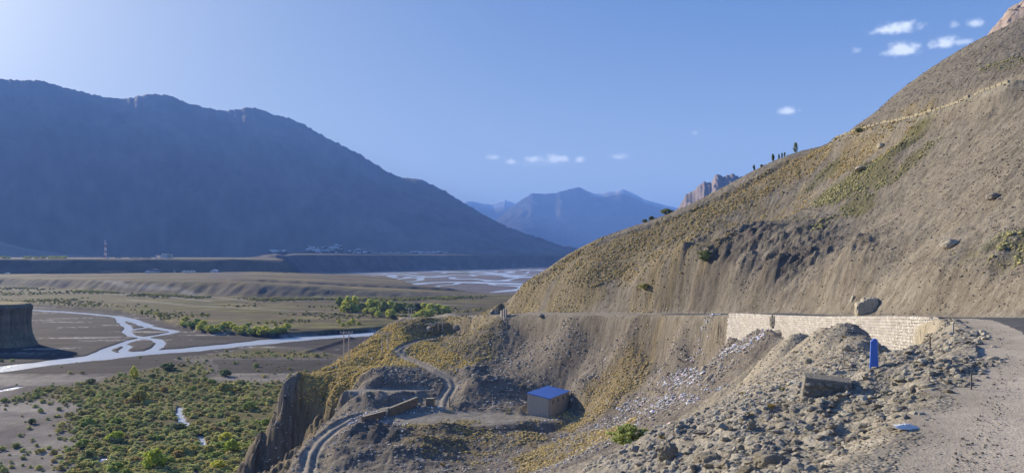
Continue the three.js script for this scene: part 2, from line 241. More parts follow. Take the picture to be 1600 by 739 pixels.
// the hill with all its relief; also tells which ground lies there
const info = { s: 0, along: 0, road: 0, track: 0, ochre: 0, olive: 0, pale: 0, dark: 0, rubble: 0, bench: 0, cut: 0, talus: 0 };
function hill(x, d, fine = true) {
  let e; if (x < -18 && d > 85 && d < 205) { const w = sm(-18, -27, x) * sm(86, 98, d) * sm(205, 180, d), a = d * 0.13 + x * 0.02, b = x * 0.03; e = TPS(x - w * (3.4 * (ridged(a, b, 3) - 0.3) + 1.2 * ridged(d * 0.5, x * 0.1, 2)), d - w * (2.6 * (ridged(x * 0.15, d * 0.05, 3) - 0.3) + 1.0 * ridged(x * 0.55, d * 0.2, 2))); } else e = TPS(x, d);
  const [s, t, re] = roadAt(x, d), o = info;
  o.s = s; o.along = t; o.road = o.track = o.bench = o.cut = 0;
  const width = t > 205 ? 5 : 7.4;
  o.bluff = 0;
  { const q = sm(-1.5, -4.5, s), t1 = lerp(67, 55, q) + 2 * noise(x * 0.4, d * 0.4); o.rubble = s < 1.2 ? sm(-13.5, -9.5, s + 1.5 * noise(x * 0.3, d * 0.3)) * sm(lerp(-0.5, 0.9, sm(34, 44, t)), lerp(-2, -0.4, sm(34, 44, t)), s + 0.6 * noise(x * 0.8, d * 0.8)) * sm(t1, t1 - 6, t) * sm(10, 16, t) : 0; }
  for (const [bx, bd, r, h] of BUMPS) { const q = ((x - bx) ** 2 + (d - bd) ** 2) / (r * r); if (q < 6) e += h * Math.exp(-q * 1.1) * (1 + 0.6 * noise(x * 1.7 / r, d * 1.7 / r)); }
  // road formation: a level shelf cut into the slope, with a drain and a cut face above it
  if (s > -1.6 && s < width + 9) {
    const shelf = re + 0.02 * Math.max(0, s);
    const wallish = sm(62, 66, t) * sm(118, 113, t), k = s < 0 ? sm(lerp(-1.6, -0.55, wallish), lerp(0, -0.1, wallish), s) : s < width ? 1 : 1 - sm(width, width + 3.2, s);
    e = lerp(e, shelf - (s > width - 1.1 && s < width ? 0.12 * sm(width - 1.1, width - 0.5, s) : 0), k);
    o.road = s > 0 && s < width ? 1 : 0;
  }
  const off = (1 - o.road);
  o.ochre = cover(OCHRE, x, d); o.olive = cover(OLIVE, x, d); o.pale = cover(PALE, x, d); o.dark = cover(DARK, x, d);
  let m = polyDist(DITCH, x, d, 9);
  if (m && !m[3]) { const q = m[0] + 0.8 * noise(m[2] * 0.13, 4); e -= 0.9 * Math.exp(-((q - 0.4) ** 2) * 1.3); }
  m = polyDist(BENCH, x, d, 7);
  if (m && !m[3]) { const k = sm(6, 2.2, Math.abs(m[0])); e = lerp(e, m[1], k * 0.9); o.bench = k; }
  for (const P of [TRACK, TRACK2]) {
    m = polyDist(P, x, d, 5);
    if (m) { const q = Math.abs(m[0]); e = lerp(e, m[1] + 0.02, sm(3.2, 1.2, q)); if (fine) e += 0.08 * Math.exp(-(q ** 2) * 14) - 0.12 * Math.exp(-((q - 0.62) ** 2) * 14); o.track = Math.max(o.track, sm(1.35, 0.95, q)); }
  }
  // gullied cut above the road, ribs of harder ground running down it
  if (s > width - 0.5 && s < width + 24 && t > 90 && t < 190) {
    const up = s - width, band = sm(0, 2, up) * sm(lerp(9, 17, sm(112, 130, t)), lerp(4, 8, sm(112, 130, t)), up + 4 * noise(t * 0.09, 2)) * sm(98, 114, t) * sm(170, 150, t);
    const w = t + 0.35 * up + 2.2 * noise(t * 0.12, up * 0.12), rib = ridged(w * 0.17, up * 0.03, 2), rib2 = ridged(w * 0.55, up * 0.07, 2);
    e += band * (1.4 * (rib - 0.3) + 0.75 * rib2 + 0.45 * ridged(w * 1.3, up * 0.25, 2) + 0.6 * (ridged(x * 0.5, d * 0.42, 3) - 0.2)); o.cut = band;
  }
  o.talus = s < -1 ? sm(-1, -4, s) : 0;
  if (fine && off > 0) {
    const g = o.track > 0 ? 1 - o.track : 1, up = s, ac = t + 0.25 * s;
    const calm = s > 0 ? sm(112, 128, t) * sm(width - 1, width + 1, s) : 0.55 * sm(95, 115, t), rill = s > width + 1 || (s < -2 && t > 70 && d > 60) ? 1 : 0.4;
    e += g * sm(0, 2, Math.abs(s < 0 ? s : s - width)) * (0.5 * noise(x * 0.07, d * 0.07) + rill * (lerp(0.36, 0.08, calm) * ridged(ac * 0.2 + 0.7 * noise(up * 0.12, ac * 0.1), up * 0.05, 3) + lerp(0.2, 0.05, calm) * ridged(ac * 0.75 + 0.5 * noise(up * 0.3, ac * 0.3), up * 0.16, 2) - 0.2) + 0.26 * fbm(x * 0.55, d * 0.55, 3) + (0.12 + 0.12 * calm) * ridged(x * 1.1, d * 0.8, 2));
    if (o.rubble > 0) e += o.rubble * (0.24 * fbm(x * 0.5, d * 0.5, 2) + 0.11 * ridged(x * 1.3, d * 1.3, 3) - 0.05);
    if (o.dark > 0.2 && d > 60) e += o.dark * 0.35 * ridged(x * 0.4, d * 0.4, 3);
    if (o.ochre > 0.2) e += sm(0.2, 0.7, o.ochre) * 0.14 * ridged(x * 0.8, d * 0.8, 2);
  }
  // gullied bluff over the river flats: rain has only cut into it
  if (x < -20 && e < -24 && d > 90 && d < 172) { const k = sm(-25, -28.5, e) * sm(-46, -40, e); if (k > 0) e -= k * (4.6 * clamp(0.75 - ridged(d * 0.12 + 0.05 * x, x * 0.05, 2)) + 3.2 * clamp(0.8 - ridged(x * 0.2 + d * 0.12, d * 0.22, 3)) + 1.8 * clamp(0.8 - ridged(x * 0.55 + d * 0.3, d * 0.6, 2)) + 0.5 * ridged(x * 1.1, d * 0.9, 2)); o.bluff = k; }
  // levelled ground: the yard, the dug bench behind it, the stance of the house
  if (d > 100 && d < 140 && x < 12) for (const [px, pd, rx, rd, pe] of PADS) { const q = Math.hypot((x - px) / rx, (d - pd) / rd); if (q < 1.35) { const k = sm(1.3, 0.95, q + 0.12 * noise(x * 0.6, d * 0.6)); e = lerp(e, pe + 0.05 * noise(x * 0.8, d * 0.8), k); o.pale = Math.max(o.pale, 0.75 * k); } }
  // foot of the retaining wall
  if (t > 60 && t < 119 && s < -0.42 && s > -3.4) { const dep = curve([[60, 0.5], [63, 1.1], [67, 1.9], [73, 2.5], [85, 2.8], [119, 2.8]], t); e = Math.min(e, re - dep * sm(-0.42, -0.6, s) + Math.max(0, -1.7 - s) * 1.3); }
  return e;
}
const PADS = [[-9, 110.5, 11, 4.6, -23.75], [-21, 125.2, 7, 1.9, -22.2], [6, 113.2, 3.8, 4.6, -23.72]];
// ---------------------------------------------------------------- the river flats, terraces and far valley
const FLOOR = -45;
const flat = (px, py, e = FLOOR) => { const d = -e * FOC / (py - HOR); return [(px - CX) / FOC * d, d]; };
const lineOn = (rows) => rows.map(([px, py]) => flat(px, py));
const STREAMS = [
  [8.5, lineOn([[-160, 590], [-60, 583], [0, 575.5], [60, 568], [130, 560], [200, 553], [300, 545], [380, 537], [460, 529], [560, 522], [640, 516]])],
  [3.6, lineOn([[-60, 483], [50, 484], [100, 487], [150, 491], [180, 494], [205, 500], [230, 508]])],
  [2.5, lineOn([[205, 500], [232, 510], [255, 514], [274, 517], [255, 522], [225, 526]])],
  [2.0, lineOn([[185, 495], [188, 503], [200, 511], [196, 518], [205, 524], [225, 527]])],
  [2.2, lineOn([[196, 516], [215, 513], [235, 510]])],
  [2.1, lineOn([[225, 527], [205, 531], [188, 537], [165, 545], [150, 552], [130, 560]])],
  [2.2, lineOn([[222, 527], [243, 530], [251, 535], [246, 542], [232, 548], [205, 553]])],
  [1.6, lineOn([[192, 538], [199, 541], [190, 547], [200, 551]])],
  [2, lineOn([[162, 546], [172, 552], [176, 556]])],
  [0.75, lineOn([[281, 636], [279, 646], [283, 656], [293, 664]])], [0.6, lineOn([[313, 680], [316, 692], [318, 700]])], [0.6, lineOn([[150, 722], [162, 714], [178, 712]])], [0.45, lineOn([[303, 736], [308, 748]])],
  [1.6, lineOn([[-10, 611], [10, 608], [26, 604]])]
];
const bankY = [[-400, 462], [-100, 466], [0, 473], [60, 478], [100, 482], [150, 486], [200, 491], [240, 499], [275, 512], [330, 522], [420, 527], [500, 524], [560, 519], [640, 512], [760, 505], [1100, 500]];
const footY = [[-500, 446], [0, 448], [100, 452], [200, 458], [330, 464], [400, 467], [520, 467], [640, 466], [760, 462], [1100, 458]];
const topY = [[-500, 432], [0, 434], [200, 438], [400, 442], [560, 451], [640, 455], [700, 457.5], [760, 460], [1100, 462]];
const T1 = -42.6, T3 = -5.2;
const pathsT = [[3, [[-40, 444], [80, 446], [120, 449], [200, 456], [280, 460], [380, 469]]], [2.5, [[0, 451], [60, 455], [150, 458], [260, 464], [330, 471]]], [2.5, [[200, 468], [300, 478], [420, 484], [560, 489], [640, 492], [700, 488]]], [3, [[640, 478], [690, 476], [740, 477]]]].map(([w, r]) => [w, r.map(([x, y]) => flat(x, y, T1))]);
const gi = { kind: 0, wet: 0, path: 0, scarp: 0, meadow: 0, bank: 0 };
const LEVEE = lineOn([[478, 551], [500, 545], [525, 537], [548, 529]]);
function valley(x, d) {
  const px = CX + x / d * FOC, g = gi; g.wet = g.path = g.scarp = g.meadow = g.bank = 0; g.kind = 0;
  let e = FLOOR + 0.25 * fbm(x * 0.02, d * 0.02, 3);
  const wob = 1 + 0.012 * noise(x * 0.02, d * 0.01) + 0.006 * noise(x * 0.09, d * 0.05);
  const db = 45 * FOC / (curve(bankY, px) - HOR) * wob, df = 42.6 * FOC / (curve(footY, px) - HOR) * wob, dt = df + 62, L2 = -(curve(topY, px) - HOR) / FOC * dt;
  const far = d > 900;
  if (d > db - 4) { const k = sm(db - 3, db + 5, d); e = lerp(e, T1 + 0.5 * fbm(x * 0.015, d * 0.01, 3), k); g.kind = k > 0.5 ? 1 : 0; g.bank = k * (1 - k) * 4; }
  if (d > df) {
    const up = (d - df) / 62; let k = sm(0, 1, up);
    e = lerp(e, L2, k); g.kind = up > 0.9 ? 2 : 1; g.scarp = Math.max(g.scarp, 4 * k * (1 - k));
    if (k < 1) e += 0.8 * (k * (1 - k) * 4) * (0.7 * ridged(x * 0.11 + 1.2 * noise(x * 0.013, 2), d * 0.03, 3) + 0.4 * noise(x * 0.013, d * 0.01));
    // a low second step on the terrace
    if (px > 280) { const d2 = dt + 70 + 18 * noise(px * 0.01, 3); const k2 = sm(d2, d2 + 10, d) * sm(280, 420, px); e += 1.6 * k2 - 1.3 * Math.exp(-(((d - d2 + 6) / 7) ** 2)) * sm(280, 420, px); g.scarp = Math.max(g.scarp, 3 * k2 * (1 - k2)); }
    e += 0.8 * fbm(x * 0.01, d * 0.006, 3);
  }
  // the terrace dies out towards the far river bed
  const right = px > 660 ? lerp(960, 850, sm(660, 760, px)) : lerp(1330, 960, sm(590, 660, px));
  if (d > right) { const k = sm(right, right + 110, d); e = lerp(e, FLOOR + 0.3 * fbm(x * 0.01, d * 0.004, 3), k); if (k > 0.5) g.kind = 5; }
  // middle terrace with its dark front, ending at a spur
  const d3 = 1420 + 40 * noise(px * 0.008, 7), end3 = 452 + 18 * noise(d * 0.003, 2) - Math.max(0, d - 1400) * 0.012;
  if (d > d3 && px < 520) { const side = sm(end3 + 6, end3 - 14, px), k = sm(0, 52, d - d3) * side; const lvl = T3 - sm(330, 440, px) * 1; e = lerp(e < -34 ? lerp(e, -34, side) : e, lvl + (d - d3) * 0.0011, k); if (k > 0.02) { g.kind = k > 0.93 ? 3 : 2; g.scarp = Math.max(g.scarp, 4 * k * (1 - k)); if (k > 0.02 && k < 0.98) e += 3.4 * k * (1 - k) * 4 * ridged(x * 0.012, d * 0.003, 3); } }
  // village terrace on the far side of the river
  const d4 = 1830 + (px > 440 ? (px - 440) * 2.4 : 0) + 90 * noise(px * 0.012, 1);
  if (d > d4 && px > 300) { const k = sm(0, 80, d - d4) * sm(380, 462, px); e = lerp(e, 3.5 + (d - d4 - 80) * 0.012 * sm(80, 400, d - d4), k); if (k > 0.03) { g.kind = 4; g.scarp = 4 * k * (1 - k); e += 8 * k * (1 - k) * 4 * (ridged(px * 0.05, d * 0.002, 3) - 0.3); } }
  else if (d > 2500) e += (d - 2500) * 0.02;
  // streams
  if (d < 760 && g.kind < 2) for (const [w, P] of STREAMS) {
    const m = polyDist(P, x, d, w * 2.4 + 6); if (!m) continue;
    const ww = w * (1 + 0.5 * noise(x * 0.035, d * 0.03) + (w < 1 ? 0.9 * noise(x * 0.5, d * 0.4) : 0.3 * noise(x * 0.15, d * 0.1))), k = sm(ww * 1.25 + Math.min(1, w * 0.4), ww * 0.8, Math.abs(m[0]));
    e = lerp(e, FLOOR - 0.75, k); g.wet = Math.max(g.wet, k); if (k > 0.3) g.kind = 0;
  }
  if (g.kind === 5 || (d > 1500 && e < -44)) {
    const q = Math.min(Math.abs(noise(x * 0.007 + 0.6 * noise(d * 0.003, x * 0.005), d * 0.0022 + 3.3)), 1.5 * Math.abs(noise(x * 0.011 + 7, d * 0.004 + 0.4 * noise(x * 0.01, d * 0.004)))), k = sm(0.115, 0.06, q) * sm(right + 60, right + 150, d); e -= 0.9 * k; g.wet = Math.max(g.wet, k); g.kind = 5;
  }
  if (d < 420 && d > 300 && g.wet < 0.05) { const m = polyDist(LEVEE, x, d, 9); if (m) e += 1.1 * Math.exp(-((m[0] / 2.4) ** 2)); }
  if (d < db && g.wet < 0.05) {                             // shrub meadow on the near flats
    const ym = HOR + 45 * FOC / d, yl = curve([[-200, 640], [0, 626], [60, 610], [120, 596], [200, 580], [260, 568], [330, 556], [400, 543], [470, 545], [560, 560]], px);
    g.meadow = sm(-4, 8, ym - yl + 14 * noise(x * 0.03, d * 0.03)) * (px > 300 ? 1 - 0.9 * sm(0, 1, sm(300, 340, px) * sm(606, 590, ym) * sm(555, 562, ym)) : 1);
    const bare = sm(190, 70, px - 70 * noise(x * 0.04, d * 0.04)) * sm(600, 640, ym); g.meadow *= 1 - 0.97 * bare;
  }
  if (g.kind === 1) for (const [w, P] of pathsT) { const m = polyDist(P, x, d, w * 3); if (m) g.path = Math.max(g.path, sm(w * 1.6, w * 0.7, Math.abs(m[0]))); }
  return e;
}
// ---------------------------------------------------------------- large structure: ground sheets and mountains
function sheet(nu, nv, at, skip) {                         // grid of points at(i/nu, j/nv) -> [x, y, z, r, g, b]
  const pos = new Float32Array((nu + 1) * (nv + 1) * 3), col = new Float32Array(pos.length), uv = new Float32Array((nu + 1) * (nv + 1) * 2), ok = new Uint8Array((nu + 1) * (nv + 1)); let k = 0;
  for (let j = 0; j <= nv; j++) for (let i = 0; i <= nu; i++, k++) {
    const p = at(i / nu, j / nv); pos.set([p[0], p[1], p[2]], k * 3); col.set([p[3], p[4], p[5]], k * 3); uv[k * 2] = p[0] / 6; uv[k * 2 + 1] = p[2] / 6; ok[k] = p[6] ? 1 : 0;
  }
  const idx = new Uint32Array(nu * nv * 6); let n = 0;
  for (let j = 0; j < nv; j++) for (let i = 0; i < nu; i++) { const a = j * (nu + 1) + i, b = a + 1, c = a + nu + 1, d = c + 1; if (skip && ok[a] && ok[b] && ok[c] && ok[d]) continue; idx.set([a, b, d, a, d, c], n); n += 6; }
  const g = new THREE.BufferGeometry(); g.setAttribute('position', new THREE.BufferAttribute(pos, 3)); g.setAttribute('color', new THREE.BufferAttribute(col, 3)); g.setAttribute('uv', new THREE.BufferAttribute(uv, 2)); g.setIndex(new THREE.BufferAttribute(idx.slice(0, n), 1)); g.computeVertexNormals(); return g;
}
const mixc = (a, b, t) => { t = clamp(t); a[0] += (b[0] - a[0]) * t; a[1] += (b[1] - a[1]) * t; a[2] += (b[2] - a[2]) * t; };
const groundMat = std({ vertexColors: true, map: grain, bumpMap: grainBump, bumpScale: 0.05 });
const farMat = std({ vertexColors: true });

function hillColor(x, d, e) {                               // the ground's own colour; call right after hill(x, d)
  const o = info, n1 = noise(x * 0.05, d * 0.05), n2 = fbm(x * 0.35, d * 0.35, 3), n3 = noise(x * 2.3, d * 2.3), st = 0.5 * noise((o.along + 0.25 * o.s) * 0.4 + noise(x * 0.4, d * 0.4), o.s * 0.16) + 0.5 * noise(x * 0.7, d * 0.7);
  const c = [0.278, 0.241, 0.186];
  mixc(c, [0.36, 0.315, 0.245], 0.5 * sm(0.0, 0.4, st + 0.4 * n1));
  mixc(c, [0.205, 0.172, 0.13], 0.85 * sm(0.0, 0.4, -st + 0.5 * n2));
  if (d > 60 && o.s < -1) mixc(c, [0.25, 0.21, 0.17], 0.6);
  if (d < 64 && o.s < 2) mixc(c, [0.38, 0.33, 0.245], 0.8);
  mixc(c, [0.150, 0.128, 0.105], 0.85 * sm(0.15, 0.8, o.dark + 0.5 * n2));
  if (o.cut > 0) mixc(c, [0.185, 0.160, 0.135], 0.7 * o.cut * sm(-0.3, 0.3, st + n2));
  mixc(c, [0.255, 0.262, 0.222], 0.55 * sm(0.5, 1, cover(MINT, x, d) + 0.6 * n2));
  mixc(c, [0.40, 0.36, 0.30], sm(0.3, 0.9, o.pale + 0.5 * n2));
  mixc(c, [0.325, 0.25, 0.125], 0.62 * sm(0.3, 1.1, o.ochre + 1.2 * n2 + 0.5 * n3));
  mixc(c, [0.160, 0.150, 0.070], 0.8 * sm(0.3, 0.8, o.olive + 0.8 * n2 + 0.2 * n3));
  if (d > 124 && o.s < -12) mixc(c, [0.40, 0.29, 0.10], 0.6 * sm(0.4, 1.1, o.ochre + 1.0 * n2 + 0.4 * n3));
  if (o.bluff > 0) mixc(c, [0.21, 0.165, 0.115], 0.8 * o.bluff);
  if (o.rubble > 0) mixc(c, [0.29, 0.26, 0.21], 0.7 * o.rubble);
  mixc(c, [0.44, 0.38, 0.30], 0.9 * o.track);
  if (o.s > -0.4 && o.s < 7.4) mixc(c, [0.40, 0.35, 0.275], 0.95 * sm(-0.4 + 0.5 * n2, 0.5, o.s));
  if (o.bench > 0.3) mixc(c, [0.36, 0.32, 0.24], 0.7 * sm(0.4, 0.8, o.bench));
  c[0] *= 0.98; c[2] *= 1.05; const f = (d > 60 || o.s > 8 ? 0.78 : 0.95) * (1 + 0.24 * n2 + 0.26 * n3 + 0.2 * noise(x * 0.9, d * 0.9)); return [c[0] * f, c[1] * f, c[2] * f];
}
const MINT = patches([[1540, 440, 50, 50, 1], [1490, 475, 60, 22, 0.9], [1585, 390, 40, 40, 0.9], [1590, 330, 30, 40, 0.5]]);
{
  const U0 = -0.43, U1 = 1.15, D0 = 3.2, D1 = 300;
  const inside = (x, d) => d > D0 * 1.02 && d < D1 * 0.99 && x / d > U0 * 0.99 && x / d < U1 * 0.99;
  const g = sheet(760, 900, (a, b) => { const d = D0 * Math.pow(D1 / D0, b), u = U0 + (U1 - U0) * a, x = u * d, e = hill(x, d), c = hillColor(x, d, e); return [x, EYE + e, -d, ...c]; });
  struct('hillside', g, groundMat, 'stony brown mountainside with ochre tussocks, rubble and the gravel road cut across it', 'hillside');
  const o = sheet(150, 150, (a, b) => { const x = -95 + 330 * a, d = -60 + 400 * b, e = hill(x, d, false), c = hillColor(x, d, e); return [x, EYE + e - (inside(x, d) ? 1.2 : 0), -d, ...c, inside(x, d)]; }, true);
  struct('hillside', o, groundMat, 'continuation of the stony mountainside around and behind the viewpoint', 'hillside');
}
function valleyColor(x, d, e) {
  const g = gi, n1 = fbm(x * 0.012, d * 0.012, 3), n2 = fbm(x * 0.06, d * 0.045, 3), n3 = noise(x * 0.35, d * 0.25);
  let c;
  if (g.kind === 0) {
    c = [0.155, 0.136, 0.136]; mixc(c, [0.21, 0.185, 0.175], sm(0.05, 0.4, n1 + 0.6 * n2)); mixc(c, [0.95, 0.90, 0.84], 0.75 * sm(0.28, 0.4, noise(x * 0.02, d * 0.09) + 0.3 * n3) * (1 - g.meadow) * sm(330, 380, d));
    mixc(c, [0.17, 0.15, 0.062], g.meadow * sm(-0.55, -0.1, n2 + 0.5 * n1 + 0.15)); mixc(c, [0.185, 0.145, 0.070], 0.8 * g.meadow * sm(0.1, 0.4, n1 - 0.4 * n2)); if (g.meadow < 0.5 && d < 290) mixc(c, [0.36, 0.315, 0.27], (0.5 - g.meadow) * 1.6 * sm(-0.3, 0.2, n2 + n1 + 0.1));
    mixc(c, [0.17, 0.145, 0.115], 0.6 * g.bank); 
  } else if (g.kind === 1) {
    c = [0.160, 0.125, 0.072]; mixc(c, [0.165, 0.150, 0.048], sm(-0.15, 0.2, n1)); mixc(c, [0.28, 0.235, 0.10], 0.8 * sm(0.0, 0.35, noise(x * 0.012, d * 0.05) + 0.5 * n2)); mixc(c, [0.12, 0.105, 0.06], 0.8 * sm(0.1, 0.35, noise(x * 0.02 + 9, d * 0.08))); mixc(c, [0.15, 0.125, 0.105], 0.6 * sm(0.1, 0.4, -n2));
    mixc(c, [0.17, 0.142, 0.112], 0.75 * sm(0.1, 0.8, g.scarp)); mixc(c, [0.17, 0.145, 0.115], 0.7 * g.bank); mixc(c, [0.37, 0.33, 0.26], 0.85 * g.path);
    mixc(c, [0.42, 0.39, 0.34], 0.7 * sm(0.3, 0.42, noise(x * 0.016, d * 0.07)) * sm(0.0, 0.2, noise(x * 0.004, d * 0.004 + 4)));
  } else if (g.kind === 2) {
    c = [0.18, 0.143, 0.085]; mixc(c, [0.33, 0.26, 0.12], 0.9 * sm(0, 0.3, noise(x * 0.004, d * 0.02) + 0.4 * n2)); mixc(c, [0.17, 0.145, 0.12], 0.7 * sm(0.05, 0.4, n1)); mixc(c, [0.175, 0.145, 0.115], 0.85 * sm(0.15, 0.8, g.scarp));
  } else if (g.kind === 3) { c = [0.26, 0.215, 0.155]; }
  else if (g.kind === 4) { c = [0.16, 0.14, 0.12]; mixc(c, [0.10, 0.10, 0.06], sm(0, 0.3, n1)); mixc(c, [0.15, 0.125, 0.115], sm(0.2, 0.7, g.scarp)); }
  else { c = [0.27, 0.235, 0.24]; mixc(c, [0.21, 0.185, 0.19], sm(0, 0.3, noise(x * 0.003, d * 0.0012))); mixc(c, [0.2, 0.18, 0.09], 0.8 * sm(120, 0, x + 170 - 0.03 * (d - 1000)) * sm(-0.2, 0.2, n1)); }
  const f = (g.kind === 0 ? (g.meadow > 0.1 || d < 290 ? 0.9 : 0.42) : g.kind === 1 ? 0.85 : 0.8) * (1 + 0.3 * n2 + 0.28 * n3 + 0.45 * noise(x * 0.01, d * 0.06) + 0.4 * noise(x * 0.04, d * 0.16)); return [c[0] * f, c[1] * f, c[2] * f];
}
{
  const U0 = -1.25, U1 = 0.5;
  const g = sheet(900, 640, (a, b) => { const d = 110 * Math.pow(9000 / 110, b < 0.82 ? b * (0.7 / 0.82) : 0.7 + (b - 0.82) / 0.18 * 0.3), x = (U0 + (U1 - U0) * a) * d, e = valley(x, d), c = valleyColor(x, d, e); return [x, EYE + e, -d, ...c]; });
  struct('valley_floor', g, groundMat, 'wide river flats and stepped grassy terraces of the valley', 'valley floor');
  const inside = (x, d) => d > 115 && d < 8900 && x / d > U0 * 0.99 && x / d < U1 * 0.99;
  const plain = sheet(60, 60, (a, b) => { const x = -9500 + 19000 * a, d = -2000 + 17500 * b; return [x, EYE + FLOOR - (inside(x, d) ? 6 : 1), -d, 0.2, 0.18, 0.15, inside(x, d)]; }, true);
  struct('ground', plain, farMat, 'bare valley ground reaching to the foot of the far mountains', 'ground');
  // river: one level sheet of silty water that fills the beds cut into the flats
  const w = new THREE.BufferGeometry(), P = [], I = [];
  const quads = [[[-900, 150], [120, 150], [60, 760], [-900, 760]], [[-420, 900], [700, 900], [1300, 6500], [-900, 6500]]];
  quads.forEach((q, k) => { q.forEach(([x, d]) => P.push(x, EYE + FLOOR - 0.42, -d)); I.push(k * 4, k * 4 + 1, k * 4 + 2, k * 4, k * 4 + 2, k * 4 + 3); });
  w.setAttribute('position', new THREE.Float32BufferAttribute(P, 3)); w.setAttribute('uv', new THREE.Float32BufferAttribute(P.filter((_, i) => i % 3 !== 1).map((v) => v / 9), 2)); w.setIndex(I); w.computeVertexNormals();
  struct('river', w, std({ color: C(0.56, 0.60, 0.64), roughness: 0.25, bumpMap: grainBump, bumpScale: 0.12 }), 'pale silty meltwater river running in braided channels across the flats', 'river');
}
function mountain(name, label, cat, crest, Dc, Df, footE, p0, p1, nc, nr, amp, freq, colorAt, pow = 1.1, rough = 1, drop = 0.9) {
  const g = sheet(nc, nr, (a, b) => {
    const px = lerp(p0, p1, a), u = (px - CX) / FOC, dc = Dc(px), df = Df(px), t = b < 0.85 ? b / 0.85 : 1, back = b < 0.85 ? 0 : (b - 0.85) / 0.15;
    const ec = (HOR - curve(crest, px) + rough * (1.6 * noise(px * 0.09, 3) + 1.5 * noise(px * 0.23, 5) + 2.6 * Math.max(0, noise(px * 0.16, 8) - 0.12))) / FOC * dc;
    const d = lerp(df, dc, t) + back * (dc - df) * drop, ef = footE(px), w = px * dc / FOC;
    const env = Math.pow(t, 0.7) * Math.pow(1 - t, 0.55) * 1.9;
    const warp = 0.7 * noise(w * freq * 0.6, t * 2.2) + 0.25 * noise(w * freq * 2.3, t * 6), sl = w * freq + t * 1.5 + warp;
    const rd = ridged(sl, t * 0.8, 4) * 0.7 + 0.3 * ridged(sl * 3.7, t * 7, 4);
    let e = lerp(ef, ec, Math.pow(t, pow)) + amp * env * (rd - 0.35);
    if (back) e = lerp(ec, ef, back) + amp * 0.2 * noise(w * freq * 3, back * 4) * back;
    const c = colorAt(px, t, rd, e); const f = 1 + 0.2 * noise(w * freq * 9, t * 14);
    return [u * d, EYE + e, -d, c[0] * f, c[1] * f, c[2] * f];
  });
  return struct(name, g, farMat, label, cat);
}
mountain('mountain', 'broad hazy blue mountain in shade filling the left side behind the valley', 'mountain', [[-1800, 230], [-1200, 190], [-700, 110], [-300, 150], [-120, 118], [0, 123], [30, 126], [60, 125], [100, 137], [150, 149], [190, 155], [215, 150], [238, 147], [262, 148], [285, 158], [310, 166], [350, 174], [368, 171], [385, 168], [405, 169], [420, 177], [450, 184], [475, 195], [510, 216], [540, 230], [565, 243], [600, 266], [625, 277], [660, 282], [680, 291], [720, 315], [760, 339], [800, 358], [840, 374], [880, 386], [940, 393], [1020, 398]],
  (px) => lerp(3900, 5400, sm(-400, 880, px)), (px) => lerp(2400, 3300, sm(-200, 900, px)), () => -14, -1500, 1020, 880, 210, 105, 0.0017, (px, t) => { const c = [0.15, 0.125, 0.108]; mixc(c, [0.20, 0.165, 0.135], sm(-0.2, 0.3, fbm(px * 0.02 + t * 3, t * 5 - px * 0.006, 4))); mixc(c, [0.115, 0.1, 0.08], sm(0.1, 0.4, fbm(px * 0.013, t * 4 + 9, 4))); return c; }, 1.12, 1.7);
mountain('mountain', 'high blue mountain wall closing the valley with snow flecks on its crest', 'mountain', [[560, 396], [700, 372], [760, 352], [775, 345], [800, 322], [831, 302], [850, 303], [868, 302], [880, 298], [905, 292], [918, 299], [930, 303], [950, 300], [975, 296], [990, 302], [1010, 313], [1040, 321], [1060, 325], [1120, 330], [1300, 340], [1500, 300]],
  () => 11000, () => 9400, () => -20, 560, 1500, 330, 120, 150, 0.0013, (px, t, rd) => { const c = [0.085, 0.08, 0.085]; mixc(c, [0.17, 0.13, 0.12], sm(-0.1, 0.4, fbm(px * 0.02, t * 4, 3))); mixc(c, [0.75, 0.77, 0.8], sm(0.86, 0.97, t) * sm(0.35, 0.6, rd) * sm(890, 960, px)); return c; }, 1.0, 0.7);
mountain('mountain', 'farthest pale snow dusted mountain behind the gap at the end of the valley', 'mountain', [[600, 350], [690, 328], [720, 316], [732, 313], [750, 317], [765, 319], [790, 312], [803, 317], [830, 330], [1000, 350]],
  () => 14500, () => 12500, () => -20, 600, 1000, 160, 70, 160, 0.001, (px, t, rd) => { const c = [0.2, 0.17, 0.15]; mixc(c, [0.7, 0.72, 0.75], sm(0.75, 0.95, t) * sm(0.2, 0.5, rd)); return c; }, 1.0, 0.6, 0.5);
mountain('rocky_peak', 'jagged pinkish rock peak rising behind the right hand slope', 'peak', [[1000, 400], [1040, 350], [1062, 322], [1075, 303], [1092, 293], [1100, 284], [1112, 286], [1118, 274], [1124, 272], [1130, 277], [1140, 273], [1146, 271], [1155, 277], [1164, 277], [1180, 282], [1220, 290], [1300, 320], [1360, 400]],
  () => 2700, () => 2200, () => -30, 1000, 1360, 260, 120, 60, 0.012, (px, t, rd) => { const c = [0.20, 0.158, 0.142]; mixc(c, [0.28, 0.22, 0.19], sm(-0.2, 0.3, fbm(px * 0.06, t * 6, 3))); return c; }, 0.9, 1.8, 0.6);
mountain('hill', 'low sunlit spur with pale tracks at the far left foot of the mountain', 'hill', [[-600, 250], [-300, 330], [-80, 358], [0, 371], [20, 377], [40, 384], [70, 390], [100, 396], [130, 400], [170, 402]],
  () => 2680, () => 2380, () => -6, -600, 170, 160, 60, 12, 0.008, (px, t, rd) => { const c = [0.25, 0.21, 0.17]; mixc(c, [0.4, 0.35, 0.28], sm(0.9, 0.98, t) + sm(0.05, 0.0, Math.abs(t - 0.62 + 0.002 * px))); return c; }, 1, 0.3, 0.8);
